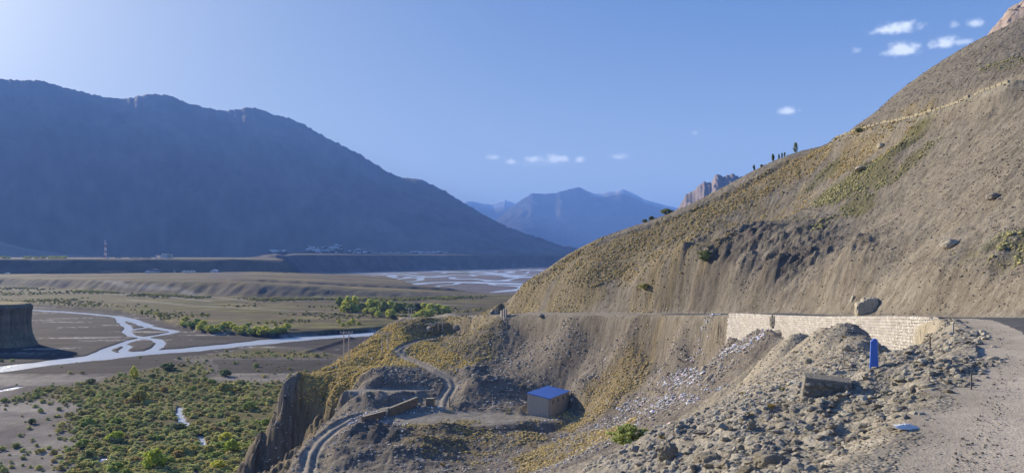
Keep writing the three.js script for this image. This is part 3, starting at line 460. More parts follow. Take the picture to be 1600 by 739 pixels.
mountain('rock_crag', 'pinkish rock crag above the brown slope at the top right corner', 'crag', [[1535, 90], [1552, 52], [1560, 41], [1568, 32], [1575, 20], [1582, 12], [1592, 8], [1600, 3], [1640, -18], [1720, -60], [1900, -90]],
  () => 262, () => 215, (px) => lerp(60, 70, sm(1540, 1700, px)), 1535, 1900, 120, 60, 6, 0.09, (px, t, rd) => { const c = [0.27, 0.21, 0.18]; mixc(c, [0.35, 0.285, 0.245], sm(-0.2, 0.3, fbm(px * 0.06, t * 6, 3))); return c; }, 0.8, 1.2, 0.6);
{ // undercut earth cliff at the left edge of the flats
  const path = [[-532, 455], [-532, 395], [-432, 380], [-350, 372], [-295, 371], [-272, 369], [-262, 371], [-251, 370], [-246, 374], [-244, 381], [-250, 392], [-272, 402], [-340, 415], [-440, 440], [-532, 455]];
  const cv = new THREE.CatmullRomCurve3(path.map(([x, d]) => V3(x, 0, -d)), false, 'catmullrom', 0.2), mid = V3(-390, 0, -405);
  const g = sheet(420, 66, (a, b) => {
    const p = cv.getPoint(a), h = Math.min(1, b / 0.72), top = b > 0.72 ? (b - 0.72) / 0.28 : 0, al = a * 420;
    const flute = ridged(al * 0.045, h * 0.4, 2) * 3 + 1.3 * ridged(al * 0.16, h * 1.3, 3) + 0.7 * fbm(al * 0.5, h * 9, 3) + 0.35 * noise(h * 14, al * 0.03), foot = 5.5 * Math.pow(1 - Math.min(1, h * 2.2), 2), lip = 1.3 * sm(0.75, 0.95, h) - 1.6 * sm(0.9, 0.99, h);
    const out = p.clone().sub(mid).setY(0).normalize();
    let q = p.clone().addScaledVector(out, flute + foot + lip - 2.4); if (top) q.lerp(mid, top);
    const y = EYE + FLOOR - 1.2 + 22.4 * h + (h > 0.95 ? 0.5 * noise(q.x * 0.12, q.z * 0.12) : 0);
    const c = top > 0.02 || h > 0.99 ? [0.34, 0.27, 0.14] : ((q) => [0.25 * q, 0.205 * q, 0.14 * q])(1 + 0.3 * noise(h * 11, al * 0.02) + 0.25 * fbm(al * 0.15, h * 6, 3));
    return [q.x, y, q.z, ...c];
  });
  struct('earth_cliff', g, groundMat, 'flat topped earth cliff at the left edge standing over the grey riverbed', 'cliff');
}
// ---------------------------------------------------------------- placing and shared shapes
const onHill = (px, py, near = 6) => { const m = hitOn((x, d) => hill(x, d), px, py, near) ?? hitOn(TPS, px, py, near); return m ? V3(m[0], EYE + m[2], -m[1]) : null; };
const hillAt = (x, d) => V3(x, EYE + hill(x, d), -d);
const onFlat = (px, py, near = 115, far = 5200) => { const m = hitOn((x, d) => valley(x, d), px, py, near, far); return m ? V3(m[0], EYE + m[2], -m[1]) : null; };
const SZ = (px, p) => px / FOC * -p.z;                      // metres that span so many pixels at that place
function rockGeo(seed, detail = 1, flatY = 0.75, cuts = 7, cutAt = 0.26) {
  const r = mulberry(seed), g = mergeVertices(new THREE.IcosahedronGeometry(0.5, detail).deleteAttribute('normal').deleteAttribute('uv')), p = g.attributes.position, pl = [];
  for (let i = 0; i < cuts; i++) pl.push([V3(r() - 0.5, r() - 0.5, r() - 0.5).normalize(), cutAt + 0.14 * r()]);
  const v = V3(0, 0, 0), sx = 0.85 + 0.4 * r(), sz = 0.75 + 0.4 * r();
  for (let i = 0; i < p.count; i++) {
    v.fromBufferAttribute(p, i); v.multiplyScalar(1 + 0.16 * (r() - 0.5));
    for (const [n, k] of pl) { const q = v.dot(n) - k; if (q > 0) v.addScaledVector(n, -q); }
    p.setXYZ(i, v.x * sx, v.y * flatY, v.z * sz);
  }
  const f = g.toNonIndexed(); f.computeVertexNormals(); uvBox(f); return f;
}
function blockRock(seed, sq = 5) {                         // blocky, craggy rock: a rounded block broken by noise
  const g = mergeVertices(new THREE.IcosahedronGeometry(0.5, 5).deleteAttribute('normal').deleteAttribute('uv')), p = g.attributes.position, v = V3(0, 0, 0);
  for (let i = 0; i < p.count; i++) { v.fromBufferAttribute(p, i).normalize(); const k = Math.pow(Math.abs(v.x) ** sq + Math.abs(v.y) ** sq + Math.abs(v.z) ** sq, -1 / sq) * 0.5, a = v.x * 3 + seed * 7.1, b = v.y * 3 + v.z * 2.3; v.multiplyScalar(k * (1 + 0.22 * fbm(a, b, 2) + 0.2 * ridged(a * 1.6, b * 1.6 + v.z, 2) + 0.1 * ridged(a * 5, b * 5 + v.z * 3, 2))); p.setXYZ(i, v.x, v.y, v.z); }
  const f = g.toNonIndexed(); f.computeVertexNormals(); return uvBox(f);
}
function uvBox(g, k = 1) {                                  // uv in metres by the side each face turns to
  const p = g.attributes.position, n = g.attributes.normal, uv = new Float32Array(p.count * 2);
  for (let i = 0; i < p.count; i++) { const x = Math.abs(n.getX(i)), y = Math.abs(n.getY(i)), z = Math.abs(n.getZ(i)); uv[i * 2] = k * (x > y && x > z ? p.getZ(i) : p.getX(i)); uv[i * 2 + 1] = k * (y >= x && y >= z ? p.getZ(i) : p.getY(i)); }
  g.setAttribute('uv', new THREE.BufferAttribute(uv, 2)); return g;
}
const paint = (g, r, gg, b) => { const a = new Float32Array(g.attributes.position.count * 3); for (let i = 0; i < a.length; i += 3) { a[i] = r; a[i + 1] = gg; a[i + 2] = b; } g.setAttribute('color', new THREE.BufferAttribute(a, 3)); return g; };
const rbox = (w, h, d, r = 0.02) => uvBox(new RoundedBoxGeometry(w, h, d, 1, r));
const mat4 = (p, turn, s, sy = s, tilt = 0, sx = s) => new THREE.Matrix4().compose(p, new THREE.Quaternion().setFromEuler(new THREE.Euler(tilt, turn, tilt * 0.6)), V3(sx, sy, s));
const stoneMat = std({ color: 0xffffff, map: rep(grain, 2.2), bumpMap: rep(grainBump, 2.2), bumpScale: 0.02 });
const tint = (r, g, b, k = 0.2) => { const f = 1 + k * (rnd() - 0.5) * 2; return C(r * f, g * f * (1 + 0.04 * (rnd() - 0.5)), b * f * (1 + 0.08 * (rnd() - 0.5))); };
const ROCKS = [11, 12, 13, 14, 15].map((s) => rockGeo(s, 1, 0.7));
const SMALL = [21, 22, 23].map((s) => rockGeo(s, 0, 0.72, 4));

const dust = grainTexture(512, 9, [[3, 0.16], [7, 0.14], [24, 0.12], [128, 0.14], [256, 0.16]]);
// ---------------------------------------------------------------- asphalt, retaining wall, parapet
{
  const P = [], uv = [], I = [], K = []; let n = 0;
  const strip = (t0, t1, o0, o1, lift = 0.05) => {
    const first = n;
    for (let t = t0; t <= t1; t += 0.4) {
      let i = 1; while (i < EL.length - 1 && EL[i] < t) i++;
      const a = EDGE[i - 1], b = EDGE[i], q = (t - EL[i - 1]) / (EL[i] - EL[i - 1]);
      const dir = (k) => { const u = EDGE[Math.max(0, k - 1)], v = EDGE[Math.min(EDGE.length - 1, k + 1)], L = Math.hypot(v[0] - u[0], v[1] - u[1]); return [(v[0] - u[0]) / L, (v[1] - u[1]) / L]; };
      const d0 = dir(i - 1), d1 = dir(i), dx = lerp(d0[0], d1[0], q), dd = lerp(d0[1], d1[1], q), L = Math.hypot(dx, dd), x = lerp(a[0], b[0], q), d = lerp(a[1], b[1], q), e = lerp(a[2], b[2], q);
      for (let k = 0; k <= 6; k++) { const o = lerp(o0(t), o1(t), k / 6) + (k === 0 || k === 6 ? 0.3 * noise(t * 0.5, k) + 0.15 * noise(t * 1.7, k) : 0), X = x + dd / L * o, D = d - dx / L * o; P.push(X, EYE + e + 0.02 * o + lift - (k === 0 || k === 6 ? 0.04 : 0), -D); uv.push(X / 3, D / 3); const rim = k === 0 ? 0.68 : k === 1 ? 0.9 : 1, f = rim * (1 + 0.16 * noise(X * 0.5, D * 0.5) + 0.1 * noise(o * 1.6, t * 0.12)); K.push(0.53 * f, 0.462 * f, 0.37 * f); n++; }
    }
    for (let j = first; j + 13 < n; j += 7) for (let k = 0; k < 6; k++) I.push(j + k, j + k + 8, j + k + 1, j + k, j + k + 7, j + k + 8);
  };
  const dirt = () => { const g = new THREE.BufferGeometry(); g.setAttribute('position', new THREE.Float32BufferAttribute(P, 3)); g.setAttribute('uv', new THREE.Float32BufferAttribute(uv, 2)); g.setAttribute('color', new THREE.Float32BufferAttribute(K, 3)); g.setIndex(I); g.computeVertexNormals(); return g; };
  strip(-6, 66, (t) => -0.3 + 0.7 * noise(t * 0.3, 9) + 0.4 * noise(t * 1.1, 4), () => 6.9, 0.03);
  struct('dirt_road', dirt(), std({ vertexColors: true, map: dust, bumpMap: grainBump, bumpScale: 0.012 }), 'pale dusty gravel verge of the road at the lower right', 'road');
  P.length = uv.length = I.length = K.length = n = 0;
  strip(4, 140, (t) => lerp(3.4, 1.2, sm(36, 50, t)), (t) => t < 62 ? 6.2 : 5.6, 0.06);
  const g = new THREE.BufferGeometry(); g.setAttribute('position', new THREE.Float32BufferAttribute(P, 3)); g.setAttribute('uv', new THREE.Float32BufferAttribute(uv, 2)); g.setIndex(I); g.computeVertexNormals();
  struct('road', g, std({ color: C(0.13, 0.128, 0.126), map: grain, roughness: 0.85, bumpMap: grainBump, bumpScale: 0.01 }), 'grey asphalt road curving round the bay behind the stone wall', 'road');
}
{
  const W = [[20.2, 34.9, -4.35], [20.9, 36.6, -3.95], [22.0, 39.6, -3.3], [23.55, 46.9, -3.84], [24.95, 60, -4.9], [25.75, 72, -5.75], [25.75, 85, -6.55], [25.3, 88, -6.8]];
  const wl = [0]; for (let i = 1; i < W.length; i++) wl.push(wl[i - 1] + Math.hypot(W[i][0] - W[i - 1][0], W[i][1] - W[i - 1][1]));
  const at = (s) => { let i = 1; while (i < W.length - 1 && wl[i] < s) i++; const t = (s - wl[i - 1]) / (wl[i] - wl[i - 1]), a = W[i - 1], b = W[i], L = wl[i] - wl[i - 1]; return { x: lerp(a[0], b[0], t), d: lerp(a[1], b[1], t), e: lerp(a[2], b[2], t) + 0.12, nx: -(b[1] - a[1]) / L, nd: (b[0] - a[0]) / L }; };
  const wall = thing('retaining_wall', 'long curved retaining wall of pale stone holding up the road across the gully', 'wall');
  const core = sheet(110, 4, (a, b) => { const q = at(a * wl[7]), o = [0.03, 0.03, -0.5, -0.5, 0.03][Math.round(b * 4)], h = [-4.2, 0, 0, -4.2, -4.2][Math.round(b * 4)], bt = -h * 0.1; return [q.x + q.nx * (o + (b < 0.3 || b > 0.9 ? bt : 0)), EYE + q.e + h, -(q.d + q.nd * (o + (b < 0.3 || b > 0.9 ? bt : 0))), 0.40, 0.37, 0.33]; });
  part('mortar', core, groundMat, wall);
  const shapes = [1, 2, 3, 4, 5, 6].map((s) => { const g = rbox(1, 1, 0.16, 0.045), p = g.attributes.position, r = mulberry(s * 31); for (let i = 0; i < p.count; i++) { const k = Math.sin(p.getX(i) * 9 + s * 3) * Math.sin(p.getY(i) * 8 + s); p.setXYZ(i, p.getX(i) * (1 + 0.06 * k), p.getY(i) * (1 + 0.08 * k), p.getZ(i) + (p.getZ(i) > 0 ? 0.03 * (r() - 0.5) : 0)); } g.computeVertexNormals(); return g; });
  const mats = [[0.76, 0.71, 0.655], [0.69, 0.64, 0.585], [0.82, 0.78, 0.73], [0.63, 0.585, 0.54]].map(([r, g, b]) => std({ color: C(r, g, b), map: grain, bumpMap: grainBump, bumpScale: 0.02 }));
  const list = [];
  for (let row = 0; row < 20; row++) {
    const y = -0.09 - row * 0.185;
    for (let s = 0.1 + 0.2 * rnd(); s < wl[7] - 0.1;) { const w = 0.17 + 0.2 * rnd(); const q = at(s + w / 2), o = 0.04 - y * 0.1; const p = V3(q.x + q.nx * o, EYE + q.e + y + 0.02 * (rnd() - 0.5), -(q.d + q.nd * o)); const gr = EYE + hill(p.x + q.nx * 0.15, -p.z + q.nd * 0.15); if (p.y > gr - 0.25) list.push({ p, w, h: 0.15 + 0.03 * rnd(), turn: Math.atan2(q.nx, -q.nd), s }); s += w + 0.02; }
  }
  list.sort((a, b) => a.p.distanceTo(camera.position) - b.p.distanceTo(camera.position));
  const rest = [[], []];
  list.forEach((k, i) => {
    if (i < 290) { const o = part('stone', shapes[rnd() * 6 | 0], mats[rnd() * 4 | 0], wall); o.position.copy(k.p); o.rotation.set(0, k.turn, 0.06 * (rnd() - 0.5)); o.scale.set(k.w, k.h, 1); }
    else { rest[0].push(mat4(k.p, k.turn, 1, k.h, 0, k.w)); const c = [[0.76, 0.71, 0.655], [0.69, 0.64, 0.585], [0.82, 0.78, 0.73]][rnd() * 3 | 0]; rest[1].push(tint(...c, 0.1)); }
  });
  const im = new THREE.InstancedMesh(shapes[0], std({ map: grain, bumpMap: grainBump, bumpScale: 0.02 }), rest[0].length); rest[0].forEach((m, i) => { im.setMatrixAt(i, m); im.setColorAt(i, rest[1][i]); }); im.name = 'stonework'; im.userData = { kind: 'stuff' }; lit(im); wall.add(im);
}
{
  const par = thing('parapet', 'low pale stone parapet of spaced blocks along the upper road on the slope', 'parapet'), geos = [rbox(0.9, 0.5, 0.4, 0.05), rbox(0.84, 0.44, 0.4, 0.05), rbox(0.93, 0.47, 0.42, 0.06)], m = [std({ color: C(0.42, 0.37, 0.26), map: grain }), std({ color: C(0.36, 0.32, 0.23), map: grain })];
  for (let i = 1; i < BENCH.length - 1; i++) { const a = BENCH[i - 1], b = BENCH[i]; if (!a || !b) continue; const L = Math.hypot(b[0] - a[0], b[1] - a[1]), n = L / 0.94 | 0; for (let k = 0; k < n; k++) { if (i === 5 && k > n * 0.8) continue; const t = (k + 0.5) / n, vx = (b[0] - a[0]) / L, vd = (b[1] - a[1]) / L, side = vd * -1 < 0 ? 1 : -1; let x = lerp(a[0], b[0], t), d = lerp(a[1], b[1], t); x -= 2.1 * Math.abs(vd); d -= 2.1 * Math.abs(vx); const p = hillAt(x, d); p.y += 0.2; const o = part('block', geos[rnd() * 3 | 0], m[rnd() * 2 | 0], par); o.position.copy(p); o.rotation.y = Math.atan2(vd, vx) + 0.1 * (rnd() - 0.5); } }
}
// ---------------------------------------------------------------- pump house, yard walls, gate posts
{
  const q = sight(858.5, 650, 112), base = V3(q[0], EYE + q[2] - 0.02, -q[1]), h = thing('house', 'small stone house with a blue sheet roof on the terrace below the road', 'house', base), wm = std({ color: C(0.55, 0.51, 0.45), map: rep(grain, 2), bumpMap: rep(grainBump, 2), bumpScale: 0.05 }), dark = std({ color: C(0.03, 0.03, 0.035) });
  const A = [-2.95, 1.42], B = [3.15, 5.75], P = (a, b, y) => V3(A[0] * a + B[0] * b, y, -(A[1] * a + B[1] * b)), top = (a) => 2.62 + 0.5 * a;
  const quadBox = (c0, c1, y0, y1, th) => { // a wall between two corners with thickness, its top following y1 at each end
    const n = V3(c1.z - c0.z, 0, c0.x - c1.x).normalize().multiplyScalar(th), v = [c0.clone().setY(y0), c1.clone().setY(y0), c1.clone().setY(y1[1]), c0.clone().setY(y1[0])], w = v.map((k) => k.clone().add(n)), all = [v[0], v[1], v[2], v[0], v[2], v[3], w[1], w[0], w[3], w[1], w[3], w[2], v[3], v[2], w[2], v[3], w[2], w[3], v[1], w[1], w[2], v[1], w[2], v[2], w[0], v[0], v[3], w[0], v[3], w[3]];
    const g = new THREE.BufferGeometry().setFromPoints(all); g.computeVertexNormals(); return uvBox(g);
  };
  // side wall with its four slots cut out as real openings, built from piers, a sill course and a lintel course
  const side = [], sill = 1.75, head = 2.3, slots = [0.1, 0.37, 0.64, 0.87], sw = 0.045;
  side.push(quadBox(P(0, 1, 0), P(0, 0, 0), -0.9, [sill, sill], 0.3), quadBox(P(0, 1, 0), P(0, 0, 0), head, [top(0), top(0)], 0.3));
  let prev = 0; for (const s of [...slots, 1.05]) { side.push(quadBox(P(0, Math.min(1, s - sw), 0), P(0, prev, 0), sill, [head, head], 0.3)); prev = s + sw; }
  part('wall', mergeGeometries(side), wm, h); part('wall', quadBox(P(0, 0, 0), P(1, 0, 0), -0.9, [top(0), top(1)], 0.3), wm, h); part('wall', quadBox(P(1, 0, 0), P(1, 1, 0), -0.9, [top(1), top(1)], 0.3), wm, h); part('wall', quadBox(P(1, 1, 0), P(0, 1, 0), -0.9, [top(1), top(0)], 0.3), wm, h);
  for (const s of slots) { const o = part('window', quadBox(P(0.06, s + sw, 0), P(0.06, s - sw, 0), sill, [head, head], 0.03), dark, h); }
  const hole = part('vent', new THREE.CylinderGeometry(0.09, 0.09, 0.06, 10).rotateX(Math.PI / 2), dark, h); hole.position.copy(P(0.72, -0.003, 1.55)); hole.rotation.y = Math.atan2(-B[0], B[1]);
  const roofAt = (a, b, dy) => P(a, b, top(a) + dy), rg = sheet(48, 2, (a, b) => { const k = -0.07 + 1.14 * b, m = -0.05 + 1.1 * a, c = roofAt(k, m, 0.06 + 0.018 * (Math.round(a * 48) % 2)); return [c.x, c.y, c.z, 1, 1, 1]; });
  const rm = std({ color: C(0.06, 0.165, 0.52), roughness: 0.5, metalness: 0.1 }); const roof = part('roof', rg, rm, h);
  for (const [a0, b0, a1, b1] of [[-0.07, -0.05, 1.07, -0.05], [-0.07, -0.05, -0.07, 1.05], [1.07, -0.05, 1.07, 1.05], [-0.07, 1.05, 1.07, 1.05]]) { const u = roofAt(a0, b0, 0.01), v = roofAt(a1, b1, 0.01), o = part('trim', new THREE.BoxGeometry(0.05, 0.12, u.distanceTo(v)), rm, roof); o.position.copy(u).lerp(v, 0.5); o.lookAt(v.clone().add(base)); }
  const pl = part('plinth', mergeGeometries([quadBox(P(-0.06, 1, 0), P(-0.06, -0.05, 0), -1.2, [-0.25, -0.12], 0.5), quadBox(P(-0.06, -0.06, 0), P(1.05, -0.06, 0), -1.2, [-0.12, -0.12], 0.5)]), std({ color: C(0.33, 0.30, 0.26), map: grain }), h);
}
const yardMat = std({ color: C(0.34, 0.285, 0.215), map: rep(grain, 1.5), bumpMap: rep(grainBump, 2), bumpScale: 0.06 });
function yardWall(name, label, p0, p1, h, w = 0.45) {
  const a = onHill(...p0), b = onHill(...p1), L = a.distanceTo(b), t = thing(name, label, 'wall', a), courses = Math.max(2, Math.round(h / 0.27)), dir = b.clone().sub(a), turn = Math.atan2(-dir.z, dir.x);
  for (let c = 0; c < courses; c++) for (let s = 0; s < L - 0.2;) { const n = Math.min(0.42 + 0.35 * rnd(), L - s), f = (s + n / 2) / L, o = part('stone', STONES[rnd() * 3 | 0], YM[rnd() * 3 | 0], t); o.position.set(dir.x * f, dir.y * f - 0.15 + (c + 0.5) * (h + 0.2) / courses, dir.z * f); o.rotation.y = turn + 0.05 * (rnd() - 0.5); o.scale.set(n * 1.02, (h + 0.2) / courses * 1.02, w * (1 + 0.1 * rnd())); s += n; }
  const cap = part('cap', rbox(L, 0.09, w + 0.06, 0.03), std({ color: C(0.45, 0.39, 0.30), map: grain }), t); cap.position.copy(dir).multiplyScalar(0.5).add(V3(0, h + 0.07, 0)); cap.rotation.set(0, turn, Math.asin(dir.y / L));
  return t;
}
const STONES = [41, 42, 43].map((s) => { const g = rbox(1, 1, 1, 0.09), p = g.attributes.position, r = mulberry(s); for (let i = 0; i < p.count; i++) { const k = 0.04 * Math.sin(p.getX(i) * 7 + s) * Math.cos(p.getY(i) * 8 + p.getZ(i) * 6); p.setXYZ(i, p.getX(i) + k, p.getY(i) - k, p.getZ(i) + k); } g.computeVertexNormals(); return g; });
const YM = [[0.33, 0.275, 0.21], [0.29, 0.245, 0.19], [0.37, 0.31, 0.235]].map(([r, g, b]) => std({ color: C(r, g, b), map: grain, bumpMap: grainBump, bumpScale: 0.05 }));
yardWall('yard_wall', 'lower left length of the flat topped earth yard wall beside the track', [566, 659], [602, 649], 0.62);
yardWall('yard_wall', 'taller length of the yard wall rising towards the gate', [607, 651], [651, 633], 1.15);
yardWall('yard_wall', 'short stub of yard wall standing left of the gate opening', [666, 634], [678, 634], 1.05, 0.7);
solo('boulder', ROCKS[1], std({ color: C(0.55, 0.51, 0.45), map: grain }), 'whitish stone in the gap between the two lengths of yard wall', 'boulder', onHill(604, 650).add(V3(0, 0.3, 0))).scale.set(0.9, 1.3, 0.9);
const wood = std({ color: C(0.24, 0.20, 0.16), map: grain }), paleWood = std({ color: C(0.40, 0.35, 0.28), map: grain }), iron = std({ color: C(0.10, 0.095, 0.09), roughness: 0.7 });
function stake(name, label, cat, px, py, hpx, r, m, lean = 0, parts) { const p = onHill(px, py), h = SZ(hpx, p), t = thing(name, label, cat, p); const o = part('shaft', uvBox(new THREE.CylinderGeometry(r * 0.85, r, h + 0.2, 8)), m, t); o.position.y = h / 2 - 0.1; o.rotation.z = lean; const k = part('tip', new THREE.CylinderGeometry(r * 0.4, r * 0.84, 0.05, 8), m, t); k.position.set(-Math.sin(lean) * (h + 0.02), h / 2 - 0.1 + Math.cos(lean) * (h / 2 + 0.125), 0); return t; }
stake('gate_post', 'thin timber gate post on the left of the gate pair', 'post', 696.6, 634, 13, 0.05, wood);
stake('gate_post', 'thick pale gate post beside the dark bank of the yard', 'post', 702, 635, 14, 0.14, paleWood);
stake('marker_post', 'small whitish post at the foot of the dark bank behind the yard', 'post', 770, 637, 7, 0.1, std({ color: C(0.6, 0.57, 0.52) }));
stake('marker_post', 'short post standing beside the track left of the yard wall', 'post', 570, 637, 10, 0.07, paleWood);
stake('wooden_stick', 'pale wooden stick leaning in the rubble left of the blue post', 'stick', 1320, 573, 24, 0.025, paleWood, 0.13);
stake('iron_stake', 'rusty iron stake standing before the right end of the stone wall', 'stake', 1454.5, 547, 21, 0.028, std({ color: C(0.13, 0.10, 0.085) }));
stake('iron_stake', 'grey iron stake beside the rubble heap at the bend', 'stake', 1491, 521, 15, 0.028, std({ color: C(0.3, 0.3, 0.3) }));
stake('added_iron_rod', 'thin iron rod added at the edge of the gravel to throw a long shadow', 'rod', 1519, 610, 24, 0.018, iron);  // rod itself unseen, added as caster of the thin shadow across the road
{ // blue roadside post: a tapered slab with a slanting top and white edges
  const q = onHill(1366, 574), t = thing('kilometre_post', 'blue tapered roadside post with a white edge standing in the rubble', 'post', q, -0.35), sh = new THREE.Shape([[-0.115, -0.25], [0.115, -0.25], [0.095, 0.86], [0.02, 0.9], [-0.075, 0.8]].map(([x, y]) => new THREE.Vector2(x, y)));
  part('slab', uvBox(new THREE.ExtrudeGeometry(sh, { depth: 0.1, bevelEnabled: true, bevelSize: 0.012, bevelThickness: 0.012, bevelSegments: 2 })), std({ color: C(0.05, 0.15, 0.56), roughness: 0.6 }), t);
  const e = part('edge', new THREE.BoxGeometry(0.012, 1.08, 0.1), std({ color: C(0.62, 0.62, 0.66), roughness: 0.6 }), t); e.position.set(0.119, 0.31, 0.05); e.rotation.z = 0.018;
}
{ // broken masonry block: roughly squared stones bedded in mortar
  const q = onHill(1293, 622), t = thing('masonry_block', 'broken stump of grey masonry with big bedded stones at the rubble edge', 'masonry', q, -0.33), s = SZ(1, q), sh = new THREE.Shape([[-37, -14], [36, -14], [34, 24], [10, 26], [-30, 29]].map(([x, y]) => new THREE.Vector2(x * s, y * s)));
  const body = new THREE.ExtrudeGeometry(sh, { depth: 0.75, bevelEnabled: true, bevelSize: 0.03, bevelThickness: 0.03, bevelSegments: 2 }); body.translate(0, 0, -0.75); part('mortar', uvBox(body), std({ color: C(0.34, 0.315, 0.27), map: rep(grain, 2), bumpMap: grainBump, bumpScale: 0.05 }), t);
  const ms = [[0.55, 0.50, 0.41], [0.47, 0.43, 0.36], [0.60, 0.54, 0.44]].map(([r, g, b]) => std({ color: C(r, g, b), map: rep(grain, 2), bumpMap: grainBump, bumpScale: 0.04 }));
  [[-25, 21, 16, 12], [-28, 10, 17, 12], [-30, -2, 17, 11], [-10, 19, 15, 14], [-13, 5, 14, 14], [3, 21, 12, 9], [4, 12, 11, 10], [15, 17, 12, 14], [27, 17, 12, 14], [2, 5, 14, 11], [17, 7, 14, 12], [30, 6, 13, 13]].forEach(([x, y, w, h], i) => { const o = part('stone', ROCKS[i % 5], ms[i % 3], t); o.position.set(x * s, y * s, -0.02); o.rotation.z = 0.4 * (rnd() - 0.5); o.scale.set(w * s * 1.12, h * s * 1.5, 0.3); });
}
{ // crumpled white cloth on the verge
  const q = onHill(1417, 671), g = sheet(26, 10, (a, b) => { const x = (a - 0.5) * 0.5, z = (b - 0.5) * 0.2 + 0.04 * Math.sin(a * 7); return [x, 0.05 + 0.06 * ridged(a * 5, b * 3, 3) * Math.sin(Math.PI * b) * Math.sin(Math.PI * a) + 0.03 * Math.sin(Math.PI * b) - 0.07 * a, z, 0.7, 0.7, 0.7]; });
  solo('cloth', g, std({ color: C(0.72, 0.72, 0.70), side: THREE.DoubleSide }), 'crumpled white cloth lying on the gravel verge in front of the rubble', 'cloth', q).rotation.y = 0.25;
}
// pillars by the far bend of the road
{
  const con = std({ color: C(0.52, 0.48, 0.43), map: grain });
  const pillar = (px, py, wpx, hpx, label) => { const p = onHill(px, py, 100), w = SZ(wpx, p), h = SZ(hpx, p), t = thing('stone_pillar', label, 'pillar', p, 0.5); const o = part('shaft', rbox(w, h + 0.4, w, 0.04), con, t); o.position.y = h / 2 - 0.2; const c = part('cap', rbox(w * 1.12, 0.1, w * 1.12, 0.03), con, t); c.position.y = h + 0.04; };
  pillar(784.4, 494, 4, 8, 'shorter pale pillar left of the tall pair at the far road bend'); pillar(787.6, 495.5, 2.2, 12, 'left of the two tall pale pillars at the far road bend'); pillar(790.6, 495.5, 2.6, 12, 'right of the two tall pale pillars at the far road bend'); pillar(775.7, 491.5, 4, 3.6, 'squat white block beyond the pillars at the far road bend');
}
// ---------------------------------------------------------------- power poles
const poleMat = std({ color: C(0.55, 0.51, 0.45), map: grain }), steel = std({ color: C(0.42, 0.42, 0.42), roughness: 0.6, metalness: 0.3 });
function poleAt(p, h, name, label, gap = 0, group) {
  const t = thing(name, label, 'utility pole', p, 0, group), xs = gap ? [-gap / 2, gap / 2] : [0];
  for (const x of xs) { const o = part('pole', uvBox(new THREE.CylinderGeometry(0.09, 0.15, h + 0.8, 9)), poleMat, t); o.position.set(x, h / 2 - 0.4, 0); }
  const L = gap ? gap + 1.6 : 1.4, arm = part('crossarm', new THREE.BoxGeometry(L, 0.14, 0.12), steel, t); arm.position.set(0, h - 0.3, 0.14);
  for (const k of [-1, 0, 1]) { const i = part('insulator', new THREE.CylinderGeometry(0.05, 0.08, 0.24, 8), std({ color: C(0.5, 0.46, 0.42), roughness: 0.3 }), t); i.position.set(k * (L / 2 - 0.1), h - 0.11, 0.14); }
  return t;
}
{
  const H = (px0, px1, py, hpx, label, flatLand) => { const p = (flatLand ? onFlat : onHill)((px0 + px1) / 2, py) ?? onFlat((px0 + px1) / 2, py); poleAt(p, SZ(hpx, p), 'utility_pole', label, SZ(px1 - px0, p)); };
  H(536.7, 544.7, 563.5, 46, 'nearest double power pole with a crossarm on the yellow grass spur');
  H(596.6, 605.8, 551, 33, 'double power pole left of the hairpin of the dirt track');
  H(638.5, 642.6, 497.5, 17, 'double power pole in front of the gap in the yellow green trees');
  H(675, 680, 491.5, 9.5, 'double power pole before the right hand clump of yellow green trees'); H(684.6, 691, 517, 15, 'double power pole beside the dark rock outcrop on the spur');
  H(725.5, 729.3, 483.5, 17.5, 'double power pole on the flats right of the trees', true);
  const S = (px, py, hpx, label, f) => { const p = (f ? onFlat : onHill)(px, py) ?? onFlat(px, py); poleAt(p, SZ(hpx, p), 'utility_pole', label); };
  S(687.6, 481, 16, 'single power pole rising out of the right end of the trees', true); S(675, 515, 10, 'single short power pole on the dark rock outcrop'); S(689.5, 490.5, 9.5, 'single short power pole before the right end of the tree clump');
}
// ---------------------------------------------------------------- far buildings
const dkGlass = std({ color: C(0.05, 0.055, 0.07), roughness: 0.3 });
function shed(p, w, h, d, name, label, wallC, roofC, kind, group, wins = 3, turn = 0) {
  const t = thing(name, label, 'building', p, turn, group), wm = std({ color: C(...wallC) }), rm = std({ color: C(...roofC) });
  const b = part('wall', new THREE.BoxGeometry(w, h + 1.5, d), wm, t); b.position.y = h / 2 - 0.75;
  if (kind === 'arch') { const s = new THREE.Shape(); s.absellipse(0, 0, w / 2 + 0.2, h * 0.9, 0, Math.PI); const g = new THREE.ExtrudeGeometry(s, { depth: d + 0.4, bevelEnabled: false, curveSegments: 12 }); g.translate(0, h, -d / 2 - 0.2); part('roof', g, rm, t); }
  else if (kind === 'gable') { const s = new THREE.Shape([[-w / 2 - 0.4, 0], [w / 2 + 0.4, 0], [0, h * 0.55]].map(([x, y]) => new THREE.Vector2(x, y))); const g = new THREE.ExtrudeGeometry(s, { depth: d + 0.8, bevelEnabled: false }); g.translate(0, h, -d / 2 - 0.4); part('roof', g, rm, t); }
  else { const r = part('roof', new THREE.BoxGeometry(w + 0.7, 0.4, d + 0.7), rm, t); r.position.y = h + 0.18; }
  for (let i = 0; i < wins; i++) { const q = part('window', new THREE.BoxGeometry(Math.min(1.6, w / wins * 0.4), h * 0.32, 0.12), dkGlass, t); q.position.set((i + 0.5) / wins * w - w / 2, h * 0.55, d / 2 + 0.05); }
  return t;
}
